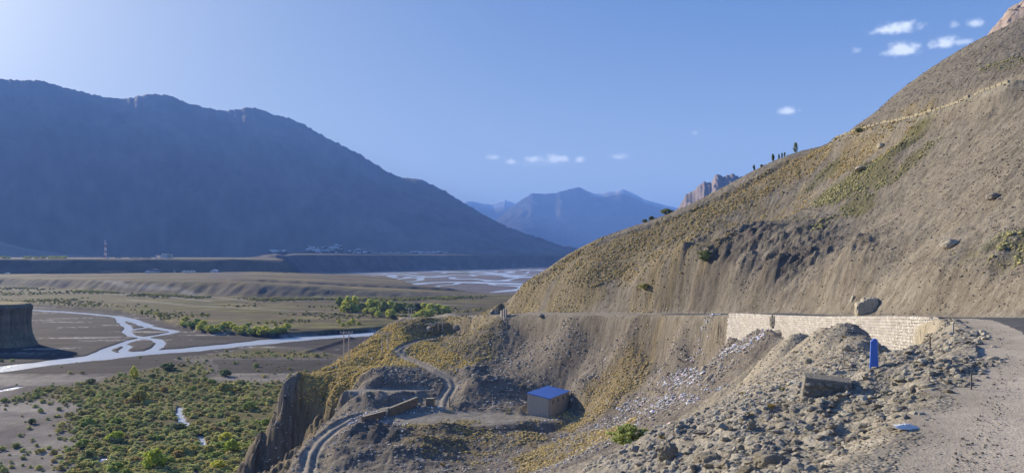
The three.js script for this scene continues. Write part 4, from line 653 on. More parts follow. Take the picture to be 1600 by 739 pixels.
{
  const top3 = (px, py) => { const m = onFlat(px, py, 1430); return m ?? V3((px - CX) / FOC * 1560, EYE - 5, -1560); };
  const T = (px, d) => V3((px - CX) / FOC * d, EYE + valley((px - CX) / FOC * d, d), -d);
  const wh = [0.72, 0.69, 0.63], cr = [0.62, 0.55, 0.45], gr = [0.3, 0.3, 0.32];
  shed(T(257, 1640), 11, 10, 10, 'block_building', 'tallest white block of the building cluster on the middle terrace edge', wh, gr, 'flat', undefined, 4); shed(T(264.5, 1645), 8, 9, 9, 'block_building', 'right hand white block of the cluster on the middle terrace edge', cr, gr, 'flat', undefined, 3); shed(T(251, 1650), 9, 6, 8, 'block_building', 'low left block of the cluster on the middle terrace edge', wh, gr, 'flat', undefined, 3); shed(T(243.5, 1640), 4, 6, 5, 'block_building', 'tiny white hut standing left of the terrace building cluster', wh, gr, 'gable', undefined, 1);
  for (const [px, d, w] of [[205, 1640, 9], [213, 1650, 12], [224, 1640, 8], [232, 1645, 10], [184, 1660, 12]]) shed(T(px, d), w, 2.4, 6, 'terrace_shed', 'low pale shed in the row left of the terrace building cluster', cr, gr, 'flat', 'low sheds along the middle terrace edge', 2);
  shed(T(238, 1330), 20, 3.6, 11, 'hangar', 'big dark arched shed with a white front at the foot of the middle terrace', [0.5, 0.48, 0.46], [0.12, 0.13, 0.17], 'arch', undefined, 2); shed(T(229.5, 1310), 6, 2.2, 5, 'arched_hut', 'white arched hut in front of the big dark arched shed', wh, wh, 'arch', undefined, 1);
  for (const px of [286.5, 291.5, 296.5, 301.5]) shed(T(px, 1330), 5.2, 2, 5, 'arched_hut', 'white arched hut in the row of four below the middle terrace', wh, wh, 'arch', 'row of white arched huts', 1);
  shed(T(334, 1330), 11, 3.4, 7, 'white_shed', 'white shed alone right of the row of arched huts', [0.75, 0.74, 0.72], [0.7, 0.7, 0.72], 'gable', undefined, 3); shed(T(271.5, 1335), 2, 4, 2, 'block_building', 'narrow pale hut between the dark shed and the arched huts', cr, gr, 'flat', undefined, 1);
  shed(T(176, 1340), 46, 3, 12, 'long_shed', 'long low dark shed at the left foot of the middle terrace', [0.16, 0.15, 0.16], [0.13, 0.13, 0.16], 'flat', undefined, 8); shed(T(10, 1345), 7, 2, 5, 'white_shed', 'tiny white shed at the far left below the middle terrace', wh, wh, 'gable', undefined, 1);
  // lattice mast
  const p = T(163.5, 1700), mh = SZ(29, p), mast = thing('radio_mast', 'tall red and white lattice radio mast on the middle terrace', 'mast', p), red = std({ color: C(0.42, 0.22, 0.19) }), white = std({ color: C(0.72, 0.70, 0.68) });
  for (let k = 0; k < 7; k++) { const y0 = mh * k / 7, y1 = mh * (k + 1) / 7, r0 = lerp(3.6, 1.1, k / 7), r1 = lerp(3.6, 1.1, (k + 1) / 7), gs = []; for (let c = 0; c < 4; c++) { const a = (f, r, y) => V3(Math.cos(f * Math.PI / 2 + 0.6) * r, y, Math.sin(f * Math.PI / 2 + 0.6) * r); for (const [u, v] of [[a(c, r0, y0), a(c, r1, y1)], [a(c, r0, y0), a(c + 1, r1, y1)], [a(c + 1, r0, y0), a(c, r1, y1)], [a(c, r1, y1), a(c + 1, r1, y1)]]) gs.push(new THREE.TubeGeometry(new THREE.LineCurve3(u, v), 1, 0.26, 5)); } part('lattice', mergeGeometries(gs), k % 2 ? white : red, mast); }
  for (const [y, s] of [[0.93, 1.6], [0.8, 1.3], [0.45, 1.7], [0.38, 1.5]]) { const o = part('antenna', new THREE.CylinderGeometry(s, s, 0.7, 12).rotateX(Math.PI / 2), white, mast); o.position.set(0, mh * y, 1.6); }
  shed(T(166.5, 1690), 6, 2.4, 5, 'white_shed', 'small white hut at the foot of the radio mast', wh, wh, 'flat', undefined, 1);
  // village under the mountain
  const rv = mulberry(77), spots = []; const proto = {};
  for (const [x0, x1, y0, y1, n] of [[421, 446, 392, 394, 8], [478, 498, 389, 394, 12], [478, 512, 384, 388, 6], [494, 526, 387, 397, 18], [515, 534, 384, 391, 12], [544, 582, 392, 398, 16], [556, 566, 389, 392, 5], [582, 640, 395, 398, 22], [640, 700, 393.5, 396, 26]]) for (let i = 0; i < n; i++) spots.push([lerp(x0, x1, (i + rv()) / n), lerp(y0, y1, rv())]);
  spots.forEach(([px, py], i) => {
    const d = 2480 + (398.5 - py) * 14 + (px - 440) * 1.9, x = (px - CX) / FOC * d, y = EYE + (HOR - py) / FOC * d, k = i % 4; let o;
    const at = V3(x, y, -d);
    if (!proto[k]) { o = proto[k] = shed(at, [8, 12, 15, 9][k], [4.5, 4, 5, 6][k], [7, 8, 9, 7][k], 'village_house', 'small pale flat roofed house of the village under the shaded mountain', [[0.8, 0.79, 0.76], [0.62, 0.58, 0.52], [0.8, 0.8, 0.8], [0.72, 0.69, 0.63]][k], [[0.55, 0.56, 0.6], [0.4, 0.4, 0.42], [0.75, 0.76, 0.8], [0.45, 0.42, 0.4]][k], k === 2 ? 'gable' : 'flat', 'village houses under the mountain', 3); }
    else o = dup(proto[k], at, 0, 0.5 + 0.5 * rv());
    o.rotation.y = 0.5 * (rv() - 0.5);
    const ped = part('terrace', new THREE.BoxGeometry(16, 14, 14), std({ color: C(0.13, 0.115, 0.095) }), o); ped.position.set(0, -7.6, -1);
  });
}
// ---------------------------------------------------------------- trees and shrubs
function leafCloud(seed, n, size, blobs, colorA, colorB) {  // many small leaf faces spread through clumps
  const r = mulberry(seed), P = [], Cc = [], I = [], v = V3(0, 0, 0), q = new THREE.Quaternion(), e = new THREE.Euler();
  for (let i = 0; i < n; i++) {
    const b = blobs[Math.floor(r() * blobs.length)]; let a; do { a = V3(r() * 2 - 1, r() * 2 - 1, r() * 2 - 1); } while (a.lengthSq() > 1); a.multiplyScalar(0.55 + 0.45 * r());
    const c = V3(b[0] + a.x * b[3], b[1] + a.y * b[4], b[2] + a.z * b[3]); q.setFromEuler(e.set(r() * 6, r() * 6, r() * 6)); const s = size * (0.6 + 0.8 * r()), k = r(), col = [lerp(colorA[0], colorB[0], k), lerp(colorA[1], colorB[1], k), lerp(colorA[2], colorB[2], k)], o = P.length / 3;
    for (const [x, y] of [[-0.5, 0], [0, -0.32], [0.5, 0], [0, 0.32]]) { v.set(x * s, y * s, 0.1 * s * (x ? 1 : 0)).applyQuaternion(q).add(c); P.push(v.x, v.y, v.z); Cc.push(...col); }
    I.push(o, o + 1, o + 2, o, o + 2, o + 3);
  }
  const g = new THREE.BufferGeometry(); g.setAttribute('position', new THREE.Float32BufferAttribute(P, 3)); g.setAttribute('color', new THREE.Float32BufferAttribute(Cc, 3)); g.setIndex(I); g.computeVertexNormals(); return g;
}
const leafMat = new THREE.MeshPhysicalMaterial({ specularIntensity: 0.2, vertexColors: true, roughness: 0.95, transmission: 0.35, thickness: 0, side: THREE.DoubleSide });
const barkMat = std({ color: C(0.16, 0.13, 0.10) });
function blobsFor(seed, n, w, h, y0) { const r = mulberry(seed), b = []; for (let i = 0; i < n; i++) { const t = (i + 0.5) / n, y = y0 + h * t, rr = w * Math.sin(Math.PI * clamp(0.15 + 0.8 * t)) * (0.35 + 0.65 * r()), a = i * 2.4 + r(); b.push([Math.cos(a) * rr, y, Math.sin(a) * rr, w * (0.26 + 0.2 * r()), h * (0.12 + 0.09 * r())]); } return b; }
function limbs(seed, h, w, n) { const r = mulberry(seed), gs = [new THREE.CylinderGeometry(w * 0.03, w * 0.075, h * 0.7, 7).translate(0, h * 0.33, 0)]; for (let i = 0; i < n; i++) { const a = i * 2.4, y = h * (0.2 + 0.4 * i / n); gs.push(new THREE.TubeGeometry(new THREE.QuadraticBezierCurve3(V3(0, y, 0), V3(Math.cos(a) * w * 0.3, y + h * 0.1, Math.sin(a) * w * 0.3), V3(Math.cos(a) * w * 0.55, y + h * 0.3, Math.sin(a) * w * 0.55)), 4, w * 0.022, 5)); } return mergeGeometries(gs.map((g) => g.toNonIndexed())); }
function tree(name, label, cat, p, h, w, seed, n, leaf, cA, cB, group, narrow = 1) { const t = thing(name, label, cat, p, 0, group); part('trunk', limbs(seed, h, w, 6), barkMat, t); part('crown', leafCloud(seed, n, leaf, blobsFor(seed, 26, w * 0.5 * narrow, h * 0.82, h * 0.16), cA, cB), leafMat, t); return t; }
const YA = [0.54, 0.58, 0.12], YB = [0.70, 0.70, 0.17], GA = [0.27, 0.32, 0.09], GB = [0.38, 0.42, 0.13], DA = [0.10, 0.13, 0.06], DB = [0.16, 0.19, 0.09];
{
  const pro = {}; const kinds = { y: ['yellow_tree', 'yellow green tree of the clump on the flats beyond the river', YA, YB], g: ['green_tree', 'duller green tree among the yellow clump on the flats beyond the river', GA, GB], d: ['dark_tree', 'dark round tree between the two yellow green clumps', DA, DB] };
  let i = 0; const r = mulberry(5);
  for (const [px, top, base, wpx, k] of [[530, 463, 481, 12, 'g'], [543, 462, 487, 15, 'y'], [554, 462, 486, 13, 'y'], [537, 477, 488, 12, 'y'], [556, 479, 488, 12, 'y'], [566, 473, 486, 14, 'g'], [578, 467, 484, 14, 'y'], [588, 469, 484, 12, 'y'], [572, 481, 490, 13, 'y'], [584, 480, 491, 15, 'y'], [590, 486, 495, 10, 'y'], [600, 470, 487, 13, 'g'], [610, 470, 486, 13, 'y'], [620, 472, 488, 14, 'g'], [610, 483, 497, 15, 'y'], [613, 491, 499, 10, 'd'], [631, 472, 488, 14, 'g'], [641, 473, 489, 13, 'g'], [651, 473, 487, 16, 'd'], [662, 473, 486, 16, 'y'], [673, 474, 489, 16, 'y'], [685, 475, 489, 16, 'y'], [696, 477, 490, 12, 'y'], [660, 484, 495, 16, 'y'], [648, 490, 498, 12, 'y'], [672, 483, 494, 14, 'y'], [596, 476, 488, 10, 'g'], [549, 474, 488, 14, 'y']]) {
    const p = onFlat(px, base) ?? V3((px - CX) / FOC * 560, EYE + T1, -560), h = SZ(base - top, p) * 1.05, w = SZ(wpx, p), key = k + (i++ % 2), q = kinds[k];
    if (!pro[key]) pro[key] = [tree(q[0], q[1], 'tree', p, 9, 7, 100 + i, 1900, 0.75, q[2], q[3], k === 'd' ? undefined : k === 'y' ? 'yellow green trees in the clump beyond the river' : 'duller green trees in the clump beyond the river'), 9, 7];
    else pro[key].push(dup(pro[key][0], p, r() * 6, 1));
    const o = pro[key].length > 3 ? pro[key].at(-1) : pro[key][0]; o.scale.set(w / 7 * 1.3, h / 9 * 0.88, w / 7 * 1.42);
    if (k === 'd') o.userData = { label: base > 490 ? 'small dark bush at the foot of the front yellow tree by the path' : 'dark round tree between the two yellow green clumps', category: 'tree' };
  }
  // poplar saplings on the skyline
  for (const [px, base, hpx, wpx, label] of [[1244, 242.5, 15, 8, 'largest bushy sapling standing on the skyline of the slope'], [1208.5, 258.5, 10, 4.4, 'thin sapling on the skyline left of a trio of tiny ones'], [1218, 253, 5.5, 2, 'leftmost of the three tiny saplings on the skyline'], [1222.7, 250.5, 5.5, 2, 'middle of the three tiny saplings on the skyline'], [1226.8, 249, 5, 2.2, 'rightmost of the three tiny saplings on the skyline'], [1179, 272, 7, 3.4, 'lowest thin sapling on the skyline beside the rocky peak']]) {
    const p = crestAt(px); tree('sapling', label, 'sapling', p, SZ(hpx + 2, p), SZ(wpx, p), 200 + px | 0, 420, SZ(1.7, p), [0.12, 0.17, 0.08], [0.2, 0.24, 0.11]);
  }
  const shrubGeo = [1, 2, 3].map((s) => leafCloud(300 + s, 420, 0.2, blobsFor(s * 7, 16, 0.55, 0.62, 0.1), [1, 1, 1], [0.72, 0.78, 0.7]));
  const shrubMat = (c) => new THREE.MeshPhysicalMaterial({ specularIntensity: 0.2, color: C(...c), vertexColors: true, roughness: 0.95, transmission: 0.3, thickness: 0, side: THREE.DoubleSide });
  const SM = { y: shrubMat([0.74, 0.70, 0.15]), o: shrubMat([0.50, 0.46, 0.17]), g: shrubMat([0.42, 0.48, 0.15]), b: shrubMat([0.54, 0.40, 0.18]), d: shrubMat([0.25, 0.28, 0.13]), l: shrubMat([0.50, 0.56, 0.10]), w: shrubMat([0.6, 0.56, 0.42]) };
  const stems = mergeGeometries([0, 1, 2, 3, 4].map((k) => new THREE.TubeGeometry(new THREE.LineCurve3(V3(0, -0.05, 0), V3(Math.cos(k * 1.3) * 0.35, 0.45, Math.sin(k * 1.3) * 0.35)), 1, 0.02, 4)));
  function shrub(name, label, p, w, h, k, v, group) { const t = thing(name, label, 'shrub', p, rnd() * 6, group); part('stems', stems, barkMat, t); part('foliage', shrubGeo[v % 3], SM[k], t); t.scale.set(w, h, w); return t; }
  // the thicket on the far river bank
  for (let n = 0; n < 30; n++) { const px = lerp(282, 452, (n + 0.5 * r()) / 30), edge = curve(bankY, px), py = lerp(edge - 2, edge - 13, r()), p = onFlat(px, py); if (!p) continue; const s = SZ(11 + 7 * r(), p); shrub('bank_shrub', 'yellow green shrub of the thicket along the far river bank', p, s, s * 0.72, r() < 0.7 ? 'y' : 'g', n, 'shrubs of the thicket on the far river bank'); }
  for (const [px, py, w] of [[529, 505, 8], [544, 508, 9], [551, 505, 10], [560, 508, 8], [535, 510, 8]]) { const p = onFlat(px, py), s = SZ(w, p); shrub('bank_shrub', 'bright shrub of the small group on the bank above the river bend', p, s, s * 0.9, 'y', px, 'shrubs on the bank above the river bend'); }
  // the green bush at the rubble edge
  { const p = onHill(985, 698, 30), s = SZ(62, p); const t = thing('bush', 'rounded green bush beside the white rubbish at the edge of the rubble', 'bush', p); part('stems', stems, barkMat, t); part('foliage', leafCloud(900, 2600, 0.085, blobsFor(91, 34, 0.52, 0.5, 0.1), [0.28, 0.34, 0.11], [0.42, 0.46, 0.17]), leafMat, t); t.scale.set(s, s * 0.85, s); }
  // shrubs on the skyline and on the slope
  for (const [px, py, w, h, label] of [[1042, 337, 20, 9, 'widest dark bush on the skyline above the old ditch'], [1018, 343, 10, 6, 'small round dark bush on the skyline left of the widest one'], [1008, 347, 9, 5, 'lowest small dark bush on the skyline above the ditch'], [1191, 267, 6, 4, 'tiny dark bush on the skyline right of the rocky peak'], [1343, 207, 14, 7, 'dark bush at the left end of the upper road parapet'], [1103, 408, 22, 16, 'grey green bush on top of the gullied cut above the road'], [1008, 452, 20, 9, 'pale olive bush left on the lip of the gullied cut']]) { const m = onHill(px, py, 60); let p = m; if (!m || py < 350 && py > 230) p = crestAt(px); shrub('bush', label, p, SZ(w, p), SZ(h, p) * 1.3, py > 450 ? 'o' : 'd', px); }
  // meadow: the larger shrubs singly, the rest as ground cover
  const marks = [[240, 733, 40, 34, 'l', 'largest bright green shrub at the bottom of the meadow'], [180, 688, 26, 15, 'l', 'yellow green shrub in the middle of the lower meadow'], [362, 708, 28, 24, 'l', 'bright green shrub at the foot of the grey scree'], [352, 690, 20, 16, 'y', 'small yellow shrub above the bright green one by the scree'], [340, 734, 26, 16, 'y', 'yellow green shrub at the bottom edge beside the scree'], [217, 628, 26, 20, 'o', 'tall olive shrub standing left of the meadow middle'], [351, 588, 20, 12, 'd', 'round dark shrub on the grey gravel at the meadow top'], [262, 578, 26, 12, 'd', 'wide dark shrub at the upper left of the meadow'], [135, 665, 24, 14, 'g', 'green shrub near the pale bare ground'], [48, 662, 14, 9, 'd', 'dark little shrub alone on the pale bare ground'], [208, 592, 12, 22, 'y', 'tall yellowish shrub at the upper left of the meadow'], [275, 672, 34, 12, 'd', 'dark low shrub below the white pool'], [352, 612, 34, 15, 'o', 'broad olive shrub in the upper right of the meadow'], [388, 640, 20, 14, 'g', 'green shrub close under the earth bluff']];
  for (const [px, py, w, h, k, label] of marks) { const p = onFlat(px, py); if (p) shrub('shrub', label, p, SZ(w, p), SZ(h, p) * 1.15, k, px); }
  let done = 0, mg = [[], [], []], mc = [[], [], []];
  const kindsM = ['o', 'o', 'g', 'b', 'd', 'o', 'g'];
  for (let n = 0; n < 90000 && done < 7600; n++) {
    const px = lerp(-140, 520, r()), py = lerp(548, 800, Math.pow(r(), 0.8)), [x, d] = flat(px, py), e = valley(x, d); if (gi.wet > 0.02) continue; const dens = gi.meadow * sm(-0.45, 0.25, fbm(x * 0.05, d * 0.045, 3) + 0.5 * noise(x * 0.012, d * 0.012) + 0.1); if (r() > dens * 0.9 + 0.012) continue; if (hill(x, d, false) > e - 0.2) continue;
    const p = V3(x, EYE + e, -d), big = r(); done++;
    if (done % 60 === 0 && done < 6000) { const s = 2.2 + 1.6 * r(), k = kindsM[r() * 7 | 0], wd = { o: 'olive', g: 'green', b: 'rusty brown', d: 'dark green' }[k]; shrub('shrub', `${wd} shrub of the scattered meadow on the near river flats`, p, s, s * (0.5 + 0.25 * r()), k, done, `${wd} shrubs of the near meadow`); continue; }
    const v = done % 3, s = 0.6 + 1.5 * big * big, c = [[0.68, 0.63, 0.27], [0.60, 0.62, 0.25], [0.70, 0.57, 0.29], [0.52, 0.52, 0.25], [0.78, 0.72, 0.32]][r() * 5 | 0]; mg[v].push(mat4(p, r() * 6, s, s * (0.5 + 0.3 * r()))); mc[v].push(tint(...c, 0.2));
  }
  const coverMat = new THREE.MeshPhysicalMaterial({ specularIntensity: 0.2, vertexColors: true, roughness: 0.95, transmission: 0.3, thickness: 0, side: THREE.DoubleSide });
  for (let v = 0; v < 3; v++) stuff('scrub', shrubGeo[v], coverMat, mg[v], mc[v], 'low olive and brown scrub covering the near river flats', 'scrub');
  // low yellow scrub along the terrace foot and over the grassy flats
  const fm = [], fc = [];
  for (let n = 0; n < 9000; n++) { const px = lerp(-100, 760, r()), base = curve(footY, px), py = r() < 0.35 ? base + 1 + 4 * r() * r() : lerp(base + 1, curve(bankY, px) - 2, r()), p = onFlatFast(px, py); if (!p) continue; const cl = noise(p.x * 0.012, p.z * 0.012) + (py < base + 5 ? 0.1 + 0.25 * sm(200, 560, px) : 0); if (r() > sm(-0.05, 0.4, cl)) continue; const s = 1.2 + 2.2 * r() * r() + (py < base + 5 ? 1 : 0); fm.push(mat4(p, r() * 6, s, s * 0.7)); fc.push(tint(...(r() < 0.5 ? [0.58, 0.54, 0.15] : r() < 0.5 ? [0.42, 0.37, 0.17] : [0.34, 0.33, 0.15]), 0.2)); }
  stuff('scrub', shrubGeo[0], coverMat, fm, fc, 'yellowish scrub scattered over the grassy flats beyond the river', 'scrub');
  const lm = []; for (let n = 0; n < 46; n++) { const px = n < 10 ? lerp(0, 14, r()) : lerp(33, 102, r()), d = 1500 + 60 * r(), x = (px - CX) / FOC * d, s = 4 + 4 * r(); lm.push(mat4(V3(x, EYE + valley(x, d) - 0.3, -d), r() * 6, s, s * 0.9)); }
  stuff('poplar_row', shrubGeo[1], SM.y, lm, null, 'yellow tree line on the middle terrace at the far left', 'trees');
}
function crestAt(px) { let best = -9, p = null; for (let d = 125; d < 190; d += 0.8) { const u = (px - CX) / FOC, e = hill(u * d, d); if (e / d > best) { best = e / d; p = V3(u * d, EYE + e - 0.05, -d); } } return p; }
function onFlatFast(px, py) { const [x, d] = flat(px, py, T1); if (d < 300 || d > 1200) return null; const e = valley(x, d); return gi.kind === 1 && gi.path < 0.2 ? V3(x, EYE + e - 0.05, -d) : null; }
// ---------------------------------------------------------------- rocks, stones, tussocks, rubbish
{
  const r = mulberry(31), bm = [[0.52, 0.46, 0.35], [0.46, 0.41, 0.33], [0.60, 0.54, 0.42], [0.38, 0.34, 0.29]].map(([a, b, c]) => std({ color: C(a, b, c), map: rep(grain, 2), bumpMap: rep(grainBump, 2), bumpScale: 0.04 }));
  const big = [51, 52, 53, 54, 55, 56].map((s) => s % 2 ? blockRock(s, 3.2).scale(1, 0.9, 1) : rockGeo(s, 2, 0.9, 9, 0.24));
  const boulder = (px, py, w, h, label, k = 0, near = 6, m = 0, turn = r() * 6, deep = w) => { const p = onHill(px, py, near); if (!p) return; const o = solo('boulder', big[k % 6], bm[m], label, 'boulder', p); const s = SZ(1, p); o.position.y += h * s * 0.18; o.rotation.set(0.2 * (r() - 0.5), turn, 0.2 * (r() - 0.5)); o.scale.set(w * s * 1.1, h * s * 1.25, deep * s * 1.1); return o; };
  boulder(1044, 712, 22, 22, 'rounded buff boulder in the rubble just right of the green bush', 0, 6, 0); boulder(1029, 706, 18, 12, 'flat grey slab leaning against the rounded boulder by the bush', 1, 6, 1); boulder(1107, 726, 30, 20, 'broad tan boulder low in the middle of the near rubble', 2, 6, 0); boulder(1136, 729, 24, 17, 'square tan boulder right of the broad one in the near rubble', 3, 6, 2); boulder(1202, 724, 32, 22, 'yellowish split boulder at the bottom of the near rubble', 4, 6, 2); boulder(1159, 705, 12, 14, 'upright pale stone in the rubble above the yellowish boulder', 5, 6, 2); boulder(1168, 739, 18, 12, 'tan boulder at the bottom edge of the picture', 0, 6, 0); boulder(1085, 736, 18, 14, 'brown boulder at the bottom edge left of the broad tan one', 1, 6, 3); boulder(1007, 737, 14, 9, 'yellowish flat stone at the bottom left of the rubble', 2, 6, 2); boulder(1107, 678, 42, 7, 'long dark slab lying on the crest of the rubble bank', 3, 6, 3, 0.1, 20); boulder(1174, 668, 9, 13, 'pointed pale stone upright beside the dark spoil mound', 4, 6, 2); boulder(1218, 660, 18, 7, 'pale flat stone on the rubble crest right of the dark mound', 5, 6, 2);
  boulder(1325, 549, 20, 14, 'buff boulder half buried on the spoil slope left of the blue post', 1, 20, 2); boulder(1296, 500.5, 4, 3.5, 'small whitish stone on the road edge above the stone wall', 2, 40, 2); boulder(1385, 557, 11, 6, 'small dark rounded stone at the foot of the wall right of the post', 3, 30, 3); boulder(1263, 566, 8, 7, 'whitish stone alone on the smooth spoil slope', 4, 20, 2);
  { const p = onHill(1358, 487, 50), w = SZ(1, p), gs = [[2, 6, 25, 26, 22, 1], [-9, 3, 18, 20, 18, 2], [9, 2, 20, 17, 18, 3]].map(([x, y, a, b, c, k]) => blockRock(k).scale(a * w, b * w, c * w).rotateY(0.9 + 0.2 * k).translate(x * w, y * w, 0)); const o = solo('boulder', mergeGeometries(gs), bm[2], 'big craggy rock standing in the slope above the stone wall', 'boulder', p); } boulder(1333, 470, 8, 12, 'smaller upright rock left of the big craggy rock above the wall', 1, 50, 2); boulder(1345, 266, 26, 9, 'flat craggy outcrop high on the slope among green scrub', 1, 70, 1, 0.2); boulder(1378, 229, 9, 6, 'small pale rock on the upper slope below the parapet', 2, 70, 2); boulder(1486, 384, 22, 15, 'pale slab of rock on the right hand slope', 3, 40, 2); boulder(1553, 309, 14, 8, 'grey flat rock high on the right hand slope', 4, 40, 3);
  boulder(713, 513, 7, 6, 'dark rock with a lit left face beside the spur crest', 4, 100, 1); boulder(846, 494, 11, 5, 'low dark rock on the far road verge right of the pillars', 3, 100, 3); boulder(670, 517, 14, 10, 'dark rocky outcrop on the grassy spur below the poles', 5, 100, 3); boulder(741, 589, 6, 6, 'pale block on the dark earth heap above the yard', 0, 80, 2); boulder(1212, 506, 12, 16, 'jagged grey stump of old masonry before the left part of the wall', 2, 50, 1); boulder(1222, 524, 18, 10, 'squat grey rock right below the jagged stump', 4, 50, 1); boulder(1100, 578, 14, 9, 'grey rock in the rubbish chute of the gully', 1, 60, 1); boulder(1110, 592, 16, 12, 'larger grey rock at the lower end of the rubbish chute', 3, 60, 1); boulder(793, 625, 4, 3, 'small pale stone on the path behind the house', 3, 80, 2);
  // boulders of the rubble bank, each its own; smaller ones as rubble
  let n = 0; const zone = (px, py) => { const m = hitOn(TPS, px, py); if (!m) return null; const p = hillAt(m[0], m[1]); return info.rubble > 0.35 ? p : null; };
  while (n < 110) { const px = lerp(960, 1545, r()), py = lerp(515, 738, r()), p = zone(px, py); if (!p || -p.z > 36) continue; n++; const s = Math.max(0.12, SZ(7 + 9 * r() * r(), p)); const o = solo('rubble_boulder', ROCKS[n % 5], bm[r() * 4 | 0], 'angular buff boulder in the rubble bank between road edge and gully', 'boulder', p, 'boulders of the rubble bank'); o.position.y += s * 0.16; o.rotation.set(r() * 0.6, r() * 6, r() * 0.6); o.scale.set(s * (0.8 + 0.5 * r()), s * (0.75 + 0.4 * r()), s); }
  const sets = () => [[], [], []], M = sets(), K = sets(), add = (p, s, c, sy = 0.9) => { const v = r() * 3 | 0; M[v].push(mat4(p, r() * 6, s, s * (0.7 + 0.5 * r()) * sy, (r() - 0.5) * 0.9, s * (0.8 + 0.5 * r()))); K[v].push(tint(...c, 0.22)); };
  for (n = 0; n < 30000;) { const px = lerp(900, 1580, r()), py = lerp(505, 760, r()), [x, d] = (() => { const m = hitOn(TPS, px, py); return m ?? [0, 500]; })(); if (d > 40) { n += 0.2; continue; } const p = hillAt(x, d), q = info.rubble; n++; if (r() > q * (0.55 + 0.9 * sm(-0.25, 0.3, fbm(x * 0.6, d * 0.6, 2)))) continue; const s = (0.022 + 0.24 * Math.pow(r(), 6)) * (0.7 + d / 40); p.y += s * 0.06; add(p, s, r() < 0.45 ? [0.64, 0.585, 0.47] : r() < 0.6 ? [0.52, 0.47, 0.38] : [0.38, 0.345, 0.29], 0.75); }
  for (let v = 0; v < 3; v++) stuff('rubble', SMALL[v], stoneMat, M[v], K[v], 'loose broken stones of the rubble bank beside the road', 'rubble');
  // gravel on the verge
  const G = sets(), GK = sets();
  for (n = 0; n < 9000; n++) { const d = 7.5 * Math.pow(36 / 7.5, r()), u = lerp(0.36, 0.72, r()), x = u * d, p = hillAt(x, d); if (info.s < -1.2 || info.s > 6) continue; if (info.s > 1 && r() > lerp(0.22, 0.05, sm(0.3, 2.2, info.s))) continue; const s = 0.014 + 0.045 * Math.pow(r(), 5); p.y += s * 0.05 + (info.s > 0.5 ? 0.03 : 0); G[n % 3].push(mat4(p, r() * 6, s, s, r())); GK[n % 3].push(tint(...(r() < 0.6 ? [0.55, 0.49, 0.40] : [0.40, 0.36, 0.30]), 0.2)); }
  for (let v = 0; v < 3; v++) stuff('gravel', SMALL[v], stoneMat, G[v], GK[v], 'fine gravel strewn over the dusty road verge', 'gravel');
  // scree on the slopes
  const S = sets(), SK = sets(); let tries = 0, cnt = 0;
  while (cnt < 130000 && tries < 420000) {
    tries++; const d = 29 * Math.pow(180 / 29, r()), u = lerp(-0.34, 0.69, r()), x = u * d, e0 = TPS(x, d); if (e0 < -44 || HOR - e0 / d * FOC > 745) continue;
    const [s0, t0] = roadAt(x, d); if (s0 > -0.8 && s0 < 7.8) continue; const e = hill(x, d); if (info.track > 0.02 || info.rubble > 0.5 || info.pale > 0.6 && d > 100 && s0 < 0) continue;
    let k = 0.6; if (s0 < -1) k = x < 4 && d < 124 ? 0.4 : 1;  if (info.ochre > 0.5) k *= 0.3; if (info.pale > 0.5 && s0 < 0) k *= 0.5; k *= 0.45 + 0.9 * sm(-0.2, 0.35, fbm(x * 0.12, d * 0.12, 2)); if (r() > k) continue;
    cnt++; const fine = d < 66 && s0 < -1; if (fine && r() < 0.35) continue; const s = fine ? 0.03 + 0.16 * Math.pow(r(), 7) + 0.0006 * d : Math.max(0.95 / FOC * d, (0.05 + (s0 > 0 ? 0.3 : 0.42) * Math.pow(r(), s0 > 0 ? 8 : 4.5)) * (0.55 + d / 160)); const c = s0 < -1 ? (r() < 0.4 ? [0.64, 0.59, 0.52] : r() < 0.6 ? [0.45, 0.40, 0.34] : [0.28, 0.245, 0.21]) : (r() < 0.35 ? [0.46, 0.40, 0.32] : r() < 0.7 ? [0.38, 0.32, 0.25] : [0.28, 0.235, 0.19]); const v = cnt % 3; S[v].push(mat4(V3(x, EYE + e + s * 0.04, -d), r() * 6, s, s * (0.45 + 0.4 * r()), (r() - 0.5) * 0.8, s * (0.8 + 0.5 * r()))); SK[v].push(tint(...c, 0.2));
  }
  for (let v = 0; v < 3; v++) stuff('scree', SMALL[v], stoneMat, S[v], SK[v], 'scattered stones and scree on the mountainside', 'scree');
  // ochre and olive tussocks
  const tg = [1, 2, 3].map((s) => { const q = mulberry(s * 13), g = mergeVertices(new THREE.IcosahedronGeometry(0.5, 1).deleteAttribute('normal').deleteAttribute('uv')), p = g.attributes.position; for (let i = 0; i < p.count; i++) { const k = 0.75 + 0.5 * q(); p.setXYZ(i, p.getX(i) * k, Math.max(-0.15, p.getY(i)) * k * 1.1, p.getZ(i) * k); } const f = g.toNonIndexed(); f.computeVertexNormals(); return f; });
  const T = sets(), TK = sets(), O = sets(), OK = sets(); cnt = 0;
  for (n = 0; n < 300000 && cnt < 62000; n++) {
    const d = 40 * Math.pow(185 / 40, Math.pow(r(), 0.75)), u = lerp(-0.34, 0.69, r()), x = u * d, oc = cover(OCHRE, x, d), ol = cover(OLIVE, x, d); if (oc + ol < 0.2) continue; const f = fbm(x * 0.22, d * 0.22, 3) + 0.35 * noise(x * 0.9, d * 0.9), a = sm(0.35, 1.25, oc + 1.5 * f + 0.5 * noise(x * 0.1 + d * 0.32, d * 0.06 - x * 0.02)), b = sm(0.4, 1.3, ol + 1.5 * f); if (r() > Math.max(a, b)) continue;
    const e = hill(x, d); if (info.track > 0.2 || info.road || e < -43 || info.bluff > 0.4) continue; cnt++; const v = cnt % 3, s = (0.16 + 0.32 * r() * r()) * (0.6 + d / 240), p = V3(x, EYE + e + 0.01, -d), green = b * ol > a * oc;
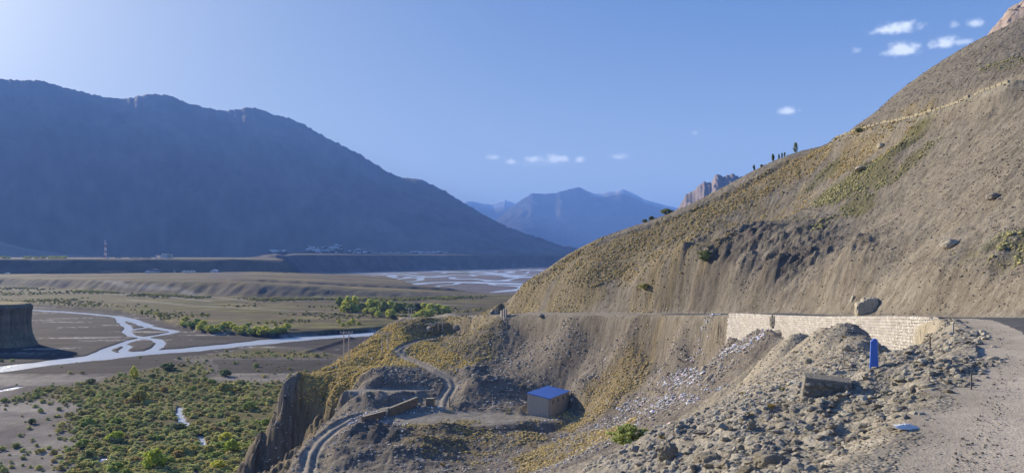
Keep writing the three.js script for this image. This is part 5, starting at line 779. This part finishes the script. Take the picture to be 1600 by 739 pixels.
    (green ? O : T)[v].push(mat4(p, r() * 6, s * (green ? 1.25 : 1), s * (green ? 0.75 : 0.55))); (green ? OK : TK)[v].push(green ? tint(...(r() < 0.5 ? [0.26, 0.245, 0.12] : [0.32, 0.29, 0.14]), 0.25) : info.s < -12 && d > 124 ? tint(...(r() < 0.6 ? [0.66, 0.47, 0.14] : [0.52, 0.38, 0.13]), 0.2) : tint(...(r() < 0.55 ? [0.44, 0.33, 0.135] : r() < 0.6 ? [0.33, 0.255, 0.12] : [0.52, 0.41, 0.19]), 0.2));
  }
  const tus = std({ roughness: 1 });
  for (let v = 0; v < 3; v++) { stuff('tussock_grass', tg[v], tus, T[v], TK[v], 'ochre tussock grass covering the slope and the spur', 'grass'); stuff('tussock_grass', tg[v], tus, O[v], OK[v], 'grey green tufts growing in patches on the upper slope', 'grass'); }
  // dry tufts on the smooth spoil slope and single ones on the mountainside
  const blades = (() => { const q = mulberry(8), P = [], I = []; for (let i = 0; i < 120; i++) { const a = q() * 6.28, b = 0.15 + 0.7 * q(), l = 0.5 + 0.5 * q(), w = 0.02, x = Math.cos(a), z = Math.sin(a), o = P.length / 3; P.push(-z * w, 0, x * w, z * w, 0, -x * w, x * b * l * 0.6, l * (1.1 - b * 0.6), z * b * l * 0.6); I.push(o, o + 1, o + 2); } const g = new THREE.BufferGeometry(); g.setAttribute('position', new THREE.Float32BufferAttribute(P, 3)); g.setIndex(I); g.computeVertexNormals(); return g; })();
  const tm = [], tk = []; for (const [px, py, w] of [[1222, 611, 18], [1160, 616, 12], [1207, 636, 20], [1174, 648, 10], [1245, 551, 9], [1318, 528, 10], [1268, 551, 7], [1187, 600, 10], [1223, 628, 8], [1201, 621, 6], [1225, 590, 7], [1160, 600, 5], [1035, 684, 12], [1290, 545, 5], [1140, 640, 7], [1250, 590, 6], [690, 727, 9], [910, 640, 7], [1180, 640, 6]]) { const p = onHill(px, py); if (!p) continue; for (let i = 0; i < 4; i++) { const s = SZ(w, p) * (0.5 + 0.4 * r()); tm.push(mat4(p.clone().add(V3((r() - 0.5) * s, -0.02, (r() - 0.5) * s)), r() * 6, s * 1.3, s * 0.8)); tk.push(tint(...(r() < 0.6 ? [0.36, 0.30, 0.13] : [0.2, 0.19, 0.08]), 0.2)); } }
  stuff('dry_grass', blades, std({ side: THREE.DoubleSide }), tm, tk, 'dry grass tufts on the smooth spoil slope', 'grass');
  // rubbish tipped down the gully
  const tr = [[], []], tc = [[], []]; const chute = [[1205, 522, 14, 8, 60], [1180, 540, 20, 8, 70], [1140, 552, 36, 9, 260], [1105, 562, 30, 8, 200], [1075, 590, 26, 16, 420], [1050, 600, 22, 12, 220], [1045, 630, 50, 10, 330], [1000, 640, 36, 12, 260], [970, 662, 30, 12, 160], [930, 672, 24, 8, 70], [1060, 688, 22, 5, 120], [1110, 610, 30, 10, 60], [660, 640, 40, 6, 60], [570, 650, 40, 8, 110], [600, 668, 40, 8, 60], [560, 668, 20, 10, 60], [860, 664, 14, 4, 30], [870, 690, 40, 10, 50], [780, 630, 30, 3, 30]];
  for (const [px, py, rx, ry, k] of chute) for (let i = 0; i < k; i++) { const a = r() * 6.28, q = Math.sqrt(r()), m = hitOn(TPS, px + Math.cos(a) * rx * q, py + Math.sin(a) * ry * q); if (!m) continue; const p = hillAt(m[0], m[1]), s = 0.1 + 0.28 * r() * r(), paper = r() < 0.45 ? 1 : 0; p.y += s * 0.15; tr[paper].push(mat4(p, r() * 6, s * 1.2, s * (paper ? 0.5 : 0.9), (r() - 0.5) * 1.2)); const c = paper ? [[0.78, 0.78, 0.80], [0.70, 0.66, 0.68], [0.55, 0.62, 0.72], [0.72, 0.55, 0.56], [0.8, 0.79, 0.74]][r() * 5 | 0] : [[0.52, 0.49, 0.45], [0.42, 0.39, 0.35], [0.6, 0.58, 0.55]][r() * 3 | 0]; tc[paper].push(tint(...c, 0.1)); }
  stuff('rubbish', tg[1], std({ roughness: 0.6 }), tr[1], tc[1], 'white and pink plastic rubbish tipped down the gully', 'rubbish'); stuff('rubbish', SMALL[0], stoneMat, tr[0], tc[0], 'pale building rubble mixed with rubbish in the gully', 'rubble');
}
renderer.render(scene, camera);
